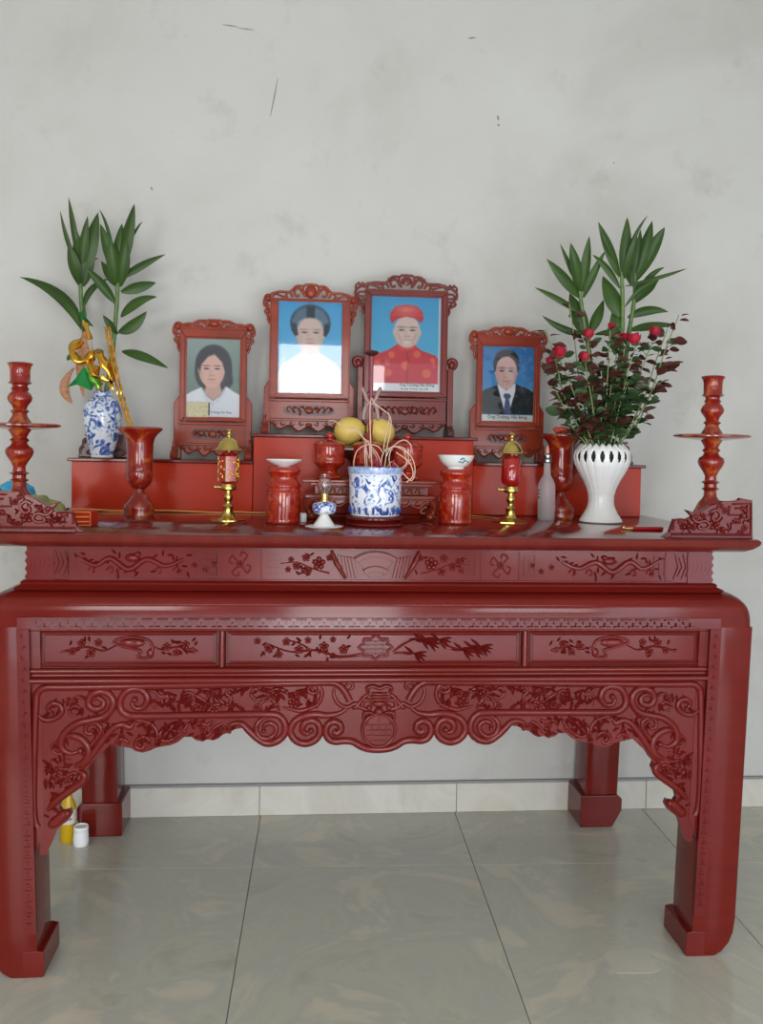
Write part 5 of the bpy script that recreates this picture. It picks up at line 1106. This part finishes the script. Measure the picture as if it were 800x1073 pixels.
# ---------------------------------------------------------------- plants
def leaf_mesh(p0, p1, wd, mid=None, mt='leafd', droop=0, name='leaf'):
    p0, p1 = Vector(p0), Vector(p1)
    m = Vector(mid) if mid else (p0+p1)/2+Vector((0, -.01, droop))
    n = 12; V = []; F = []
    facing = Vector((random.uniform(-.3,.3), -1, random.uniform(-.1,.5))).normalized()
    for i in range(n+1):
        t = i/n; c = p0*(1-t)**2 + (2*m-(p0+p1)/2)*2*t*(1-t) + p1*t*t
        tg = ((2*m-(p0+p1)/2-p0)*(1-t) + (p1-(2*m-(p0+p1)/2))*t).normalized()
        sd = tg.cross(facing)
        if sd.length < .1: sd = tg.orthogonal()
        sd.normalize(); nm = sd.cross(tg).normalized()
        hw = wd*.58*(math.sin(PI*min(1, t*.96+.03)**.85)**.9 if t < 1 else 0); hw = max(hw, .0012*(1-t))
        fold = nm*hw*.28
        V += [c-sd*hw+fold*-1, c-sd*hw*.5, c, c+sd*hw*.5, c+sd*hw-fold]
        V[-3] = c+nm*hw*.22
    for i in range(n):
        for k in range(4): a = i*5+k; F.append((a, a+1, a+6, a+5))
    me = bpy.data.meshes.new(name); me.from_pydata([tuple(v) for v in V], [], F); me.update(); me.materials.append(M[mt])
    me.polygons.foreach_set('use_smooth', [True]*len(F)); return me
def add_leaf(parent, args, mt='leafd', name='leaf'):
    p0, p1, wd, mid = args; base = Vector(parent.location)
    me = leaf_mesh(Vector(p0)-base, Vector(p1)-base, wd, (Vector(mid)-base) if mid else None, mt, name=name)
    o = bpy.data.objects.new(name, me); C.objects.link(o); o.parent = parent; return o
def bamboo(stem, leaves, label, group, r=.009, sheath=None):
    t = thing('lucky_bamboo_stalk', label, 'plant', stem[0], 0, group); base = Vector(stem[0])
    P = catmull(stem, 8); b = MB(); k = len(P)
    b.tube([p-base for p in P], [r*(1.1-.35*i/k)*(1.12 if i % 6 == 0 else 1) for i in range(k)], 10); b.build('stem', M['stem'], t, smooth=60)
    for a in leaves: add_leaf(t, a)
    if sheath:
        for a in sheath: add_leaf(t, a, 'sheath', 'dry_sheath')
    return t
# left: blue and white vase with two stalks
t = thing('porcelain_vase', 'blue and white porcelain vase on the left low red box', 'vase', (-.953, .868, ZL))
VH = .232
pr = [(.036,0),(.039,.003),(.040,.010),(.047,.040),(.058,.085),(.066,.125),(.0695,.152),(.069,.172),(.064,.192),(.054,.207),(.042,.217),(.034,.222),(.033,.232),(.038,.240),(.036,.241),(.029,.232),(.030,.222),(.040,.21),(.06,.18),(.06,.13),(.03,.02),(.001,.015)]
b = MB(); b.lathe(pr, 48, cap=False); b.build('body', M['porc'], t, smooth=60)
b = MB(); b.lathe([(.036,0),(.0400,.001),(.0415,.007),(.0405,.009)], 48, cap=False); b.build('white_foot_ring', M['white'], t)
st1, st2 = LSTEM
vb = (-.953, .868)
st1 = [(vb[0]-.008, vb[1], ZL+.16), (vb[0]-.012, vb[1], ZL+.235)] + [tuple(p) for p in st1[1:]]
st2 = [(vb[0]+.008, vb[1]-.004, ZL+.16), (vb[0]+.012, vb[1]-.004, ZL+.235)] + [tuple(p) for p in st2[1:]]
sh = [((-1.02,.86,1.86),(-1.03,.87,1.70),.030,None),((-1.02,.85,1.84),(-.985,.86,1.66),.028,None),((-1.035,.85,1.80),(-1.02,.86,1.62),.030,None),((-1.06,.86,1.60),(-1.05,.86,1.73),.030,(-1.085,.85,1.66)),((-.99,.85,1.74),(-.95,.85,1.62),.026,None)]
bamboo(st1, LA, 'left of the two bamboo stalks in the blue and white vase, with brown dry sheaths', 'lucky bamboo in the blue and white vase', sheath=sh)
bamboo(st2, LB, 'right of the two bamboo stalks in the blue and white vase, many side leaves', 'lucky bamboo in the blue and white vase')
# foil ribbons
t = thing('foil_decoration', 'gold and green foil bow on gold sticks leaning over the blue and white vase', 'decoration', (-.775, .575, T+.20))
base = Vector(t.location)
F1 = [(x, .575+(.10*(i/4)), z) for i, (x, z) in enumerate(FOIL)]
F1 = [(-.765, .570, T+.18)] + F1
for dx in (-.006, .006):
    b = MB(); P = [Vector(p)+Vector((dx, 0, 0))-base for p in catmull(F1, 8)]
    b.tube(P, .0038, 6); 
    q = [p+Vector((.0045*math.cos(i*1.3), .0045*math.sin(i*1.3), 0)) for i, p in enumerate(P)]; b.tube(q, .0022, 5)
    b.build('gold_stick', M['gold'], t, smooth=40)
def ribbon(pts, wd, mt, nm, tw=0):
    P = catmull(pts, 6); V = []; F = []; n = len(P)
    for i, p in enumerate(P):
        tg = (P[min(i+1, n-1)]-P[max(i-1, 0)]).normalized(); a = tw*i/n
        sd = tg.cross(Vector((math.sin(a)*.6, -math.cos(a), .35))).normalized()
        hw = wd/2*(1-.25*math.cos(i*.9)); V += [p-base-sd*hw, p-base+sd*hw*.2+Vector((0,-.006,0)), p-base+sd*hw]
    for i in range(n-1): a = i*3; F += [(a,a+1,a+4,a+3),(a+1,a+2,a+5,a+4)]
    b = MB(); b.add(V, F); o = b.build(nm, M[mt], t, smooth=20); s = o.modifiers.new('thickness', 'SOLIDIFY'); s.thickness = .0008
X = lambda x, z, y=.67: (x, y, z)
def pw(px, py, y=.66):   # photo-measured spots on the bow, metres
    return (-1.071+(px-72)*.00333, y, 1.745-(py-380)*.00333)
ribbon([pw(100,362), pw(92,372,.63), pw(100,384,.62), pw(112,378,.63), pw(110,366)], .030, 'gold', 'gold_loop', 2)
ribbon([pw(112,372), pw(120,378,.62), pw(128,390,.61), pw(134,402,.62), pw(130,410,.63)], .034, 'gold', 'gold_loop', 2)
ribbon([pw(118,380), pw(132,392,.64), pw(130,404,.62), pw(122,400,.61)], .026, 'gold', 'gold_loop', 3)
ribbon([pw(104,378), pw(112,388,.61), pw(118,398,.60), pw(116,388,.62)], .028, 'gold', 'gold_loop', 1)
ribbon([pw(102,340), pw(106,350,.63), pw(110,362,.63)], .018, 'gold', 'gold_loop', 1)
ribbon([pw(106,386), pw(112,394,.61), pw(118,404,.60), pw(122,410,.61)], .030, 'limefoil', 'green_ribbon', 1)
b = MB(); P = [pw(104,390,.62), pw(120,402,.60), pw(113,414,.61), pw(98,408,.615), pw(88,411,.62), pw(97,402,.61)]
b.add([Vector(p)-base for p in P], [(0,1,2,3),(0,3,5),(3,4,5)]); o = b.build('green_foil_leaf', M['greenfoil'], t, smooth=0); s = o.modifiers.new('thickness', 'SOLIDIFY'); s.thickness = .0008
b = MB(); P = [pw(92,372,.64), pw(96,381,.63), pw(87,384,.63), pw(86,380,.64)]
b.add([Vector(p)-base for p in P], [(0,1,2,3)]); o = b.build('green_foil_leaf', M['greenfoil'], t, smooth=0); s = o.modifiers.new('thickness', 'SOLIDIFY'); s.thickness = .0008
b = MB(); P = [pw(94,332,.66), pw(100,334,.65), pw(112,348,.65), pw(104,346,.66)]
b.add([Vector(p)-base for p in P], [(0,1,2,3)]); o = b.build('green_foil_leaf', M['greenfoil'], t, smooth=0); s = o.modifiers.new('thickness', 'SOLIDIFY'); s.thickness = .0008

# right: white fluted vase with a ring of slots
VX, VY = .805, .541
t = thing('fluted_white_vase', 'white fluted vase with a pierced scalloped rim holding roses at the right', 'vase', (VX, VY, T))
prf = [(.071,0),(.0735,.004),(.070,.012),(.058,.030),(.047,.052),(.043,.072),(.044,.092),(.050,.115),(.062,.142),(.078,.170),(.091,.195),(.0965,.215),(.0965,.232),(.092,.246),(.083,.258),(.070,.268)]
def interp(z):
    for (r0, z0), (r1, z1) in zip(prf, prf[1:]):
        if z <= z1: return r0+(r1-r0)*(z-z0)/(z1-z0)
    return prf[-1][0]
nf = 20; seg = nf*12; rows = 66; V = []; F = []
for i in range(rows+1):
    z = .268*i/rows
    for k in range(seg):
        a = 2*PI*k/seg; fl_ = abs(math.sin(a*nf/2)); amp = .022*min(1, max(0, (z-.03)/.05))
        r = interp(z)*(1-amp*(1-fl_)**2+.2*amp)
        zz_ = z + (.004*math.cos(a*nf) * max(0, (z-.25)/.018) if z > .25 else 0)
        V.append((r*math.cos(a), r*math.sin(a), zz_))
for i in range(rows):
    zc_ = .268*(i+.5)/rows
    for k in range(seg):
        a = (k+.5)/seg*nf % 1; da = min(a, 1-a)     # 0 at flute valley
        u = (zc_-.228)/.024
        if abs(u) < 1 and da < .23*(1-u*u): continue
        k2 = (k+1) % seg; F.append((i*seg+k, i*seg+k2, (i+1)*seg+k2, (i+1)*seg+k))
b = MB(); b.add(V, F); o = b.build('body', M['white'], t, smooth=50); s = o.modifiers.new('thickness', 'SOLIDIFY'); s.thickness = .003; s.offset = -1
b = MB(); b.lathe([(.001,.006),(.066,.006),(.030,.06),(.028,.11),(.050,.165),(.072,.20),(.078,.235),(.070,.250),(.0,.252)], 32, cap=False); b.build('inner_shade_plug', mat('painted_vase_shade', (.03,.035,.03), .6), t)  # solid dark plug, coloured as the shade inside seen through the slots
mouth = Vector((VX, VY, T+.268))
for st, lv, lb in ((RSTEM[0], RA, 'leftmost bamboo stalk above the roses in the white vase'), (RSTEM[1], RB, 'middle bamboo stalk above the roses, with a long right-pointing leaf'), (RSTEM[2], RC, 'rightmost bamboo stalk above the roses in the white vase')):
    s0 = Vector(st[0]); dx = (s0.x-VX)*.3
    s2 = [(VX+dx, VY+(st[0][1]-VY)*.3, T+.225), (VX+dx*1.6, VY+(st[0][1]-VY)*.5, T+.29)] + [tuple(p) for p in st[1:]]
    bamboo(s2, lv, lb, 'lucky bamboo in the white vase', r=.0085)
# roses
def rose_leaf_mesh(l, w_, mt):
    V = []; F = []; n = 6
    for i in range(n+1):
        t_ = i/n; hw = w_*math.sin(PI*(t_*.94+.03))**.8*(1-.2*t_); c = Vector((0, l*t_, -.10*l*t_*t_*1.5))
        V += [(c.x-hw, c.y, c.z-hw*.05+.25*hw), (c.x, c.y, c.z-.0005), (c.x+hw, c.y, c.z+.25*hw)]
    for i in range(n): a = i*3; F += [(a,a+1,a+4,a+3),(a+1,a+2,a+5,a+4)]
    me = bpy.data.meshes.new('leaf'); me.from_pydata([tuple(v) for v in V], [], F); me.update(); me.materials.append(M[mt]); me.polygons.foreach_set('use_smooth', [True]*len(F)); return me
LM = {k: [rose_leaf_mesh(l, w_, k) for l, w_ in ((.030,.0105),(.038,.0135),(.046,.017))] for k in ('rleaf','rleafm','rleafr')}
def bloom_mesh(r):
    b = MB(); rr = random.Random(int(r*10000))
    b.ball((0,0,r*.9), (r*.55, r*.55, r*.75), 10, 8)
    for ring, (cnt, rad, hgt, op) in enumerate([(3,.45,1.75,.05),(4,.62,1.7,.12),(5,.80,1.5,.22)]):
        for k in range(cnt):
            a0 = 2*PI*(k+ring*.37)/cnt; V = []; F = []; nu, nv = 6, 5
            for i in range(nv+1):
                v = i/nv; rr_ = r*rad*(math.sin(PI*.5*min(1, v*1.5+.12))) + op*r*v*v
                for j in range(nu+1):
                    u_ = (j/nu-.5)*2; a = a0+u_*(PI/cnt)*1.25*(.55+.45*math.sin(PI*min(1, .2+v*.75)))
                    V.append((rr_*math.cos(a), rr_*math.sin(a), r*hgt*v*(1-.10*u_*u_)))
            for i in range(nv):
                for j in range(nu): a = i*(nu+1)+j; F.append((a, a+1, a+nu+2, a+nu+1))
            b.add(V, F)
    return b
rq = random.Random(21)
def leafy_stem(t, P, n, redness, first=.15):
    base = Vector(t.location); b = MB(); k = len(P)
    b.tube([p-base for p in P], [.0028-.0012*i/k for i in range(k)], 6); b.build('stem', M['rstem'], t, smooth=60)
    for j in range(n):
        f = first+(1-first)*(j+rq.random())/n; i = min(k-2, int(f*(k-1))); p = P[i]; tg = (P[i+1]-P[i]).normalized()
        a = rq.uniform(0, 2*PI); out = Vector((math.cos(a), math.sin(a)*.8, rq.uniform(-.25,.7))).normalized()
        kind = 'rleafr' if rq.random() < redness*(.25+f*1.1) else ('rleafm' if rq.random() < .25 else 'rleaf')
        for q in range(rq.choice((1, 1, 3))):
            o = bpy.data.objects.new('leaf', rq.choice(LM[kind][:2] if f > .8 else LM[kind])); C.objects.link(o); o.parent = t
            d = (out + Vector((rq.uniform(-.5,.5), rq.uniform(-.5,.5), rq.uniform(-.4,.4)))*(.9 if q else .2)).normalized()
            pos = p-base + out*(.012 if q == 0 else .018)*rq.uniform(.2,1.4)
            roll_ = Matrix.Rotation(rq.uniform(-1.2, 1.2), 4, 'Y')
            o.matrix_local = Matrix.Translation(pos) @ d.to_track_quat('Y', 'Z').to_matrix().to_4x4() @ roll_ @ Matrix.Scale(rq.uniform(.8, 1.3)*(1.15 if f < .6 else .85), 4)
rl_ = ['red rose bloom just under the leftmost bamboo leaves', 'bright red rose bloom near the rightmost portrait frame', 'small dark red rose bud lowest at the left of the bouquet', 'red rose bud half closed left of the bouquet centre', 'long red rose bud at the centre of the bouquet', 'small red rose bud tucked between two central blooms', 'full round red rose bloom right of the bouquet centre', 'red rose bloom furthest right in the bouquet', 'dull orange-red bud among bamboo leaves at the centre']
for (p, r), lb in zip(BLOOMS, rl_):
    p = Vector(p); t = thing('rose', lb, 'flower', (VX+(p.x-VX)*.15, VY+(p.y-VY)*.3, T+.235), 0, 'red roses in the white vase'); s0 = Vector(t.location)
    P = catmull([s0, s0.lerp(p, .35)+Vector(((p.x-VX)*.06, 0, .02)), s0.lerp(p, .7)+Vector(((p.x-VX)*.05, 0, .01)), p-Vector((0, 0, r*1.0))], 8)
    leafy_stem(t, P, 28, .5)
    b = bloom_mesh(r*.98); tx, ty = rq.uniform(-.3,.3), rq.uniform(-.1,.35); R3 = Matrix.Rotation(ty, 3, 'X') @ Matrix.Rotation(tx, 3, 'Y'); off = P[-1]-s0
    b.v = [tuple(R3 @ Vector(v)+off) for v in b.v]; b.build('bloom', M['rose'], t, smooth=60)
    b = MB()
    for k in range(5):
        a = 2*PI*k/5; c, s_ = math.cos(a), math.sin(a); b.tube([off+Vector((0,0,-.001)), off+Vector((c*r*.5, s_*r*.5, r*.1)), off+Vector((c*r*.75, s_*r*.75, r*.55))], [.003,.0035,.0005], 5)
    b.build('sepals', M['rleafm'], t)
sl = ['young red-leaved shoot rising left of the leftmost bamboo', 'red-leaved shoot touching the rightmost portrait frame', 'tall red-leaved shoot furthest right of the bouquet', 'red-leaved shoot below the rightmost rose', 'drooping green-red shoot low on the right of the bouquet', 'red-leaved shoot low on the left beside the right portrait', 'leafy green shoot in the upper middle right of the bouquet', 'leafy green shoot in the middle of the bouquet']
for i, (p, lb) in enumerate(zip(SHOOTS, sl)):
    p = Vector(p); t = thing('leafy_shoot', lb, 'plant', (VX+(p.x-VX)*.15, VY+(p.y-VY)*.3, T+.235), 0, 'leafy rose shoots in the white vase'); s0 = Vector(t.location)
    P = catmull([s0, s0.lerp(p, .4)+Vector(((p.x-VX)*.12, 0, 0)), s0.lerp(p, .75)+Vector(((p.x-VX)*.04, 0, .0)), p], 9)
    leafy_stem(t, P, 24 if i < 6 else 30, .62 if i < 6 else .18)
# low dense collar of leaves over the vase mouth
for i in range(9):
    a = PI+PI*(i+.5)/9*1.0 if i < 7 else rq.uniform(0, PI); d = Vector((math.cos(a), math.sin(a)*.8, 0)); h_ = rq.uniform(.08,.24); p = mouth+d*rq.uniform(.06,.12)+Vector((0, 0, h_))
    t = thing('leafy_shoot', ['short green shoot leaning far left over the vase rim', 'short green shoot at the left front of the vase rim', 'short green shoot left of the middle of the vase rim', 'short green shoot at the middle front of the vase rim', 'short green shoot right of the middle of the vase rim', 'short green shoot at the right front of the vase rim', 'short green shoot leaning far right over the vase rim', 'short green shoot behind the vase rim under the roses', 'second short green shoot behind the vase rim under the roses'][i], 'plant', (VX+d.x*.02, VY+d.y*.02, T+.235), 0, 'short shoots above the white vase rim'); s0 = Vector(t.location)
    P = catmull([s0, s0.lerp(p, .5)+Vector((0,0,.01)), p], 9); leafy_stem(t, P, 17, .10, .3)
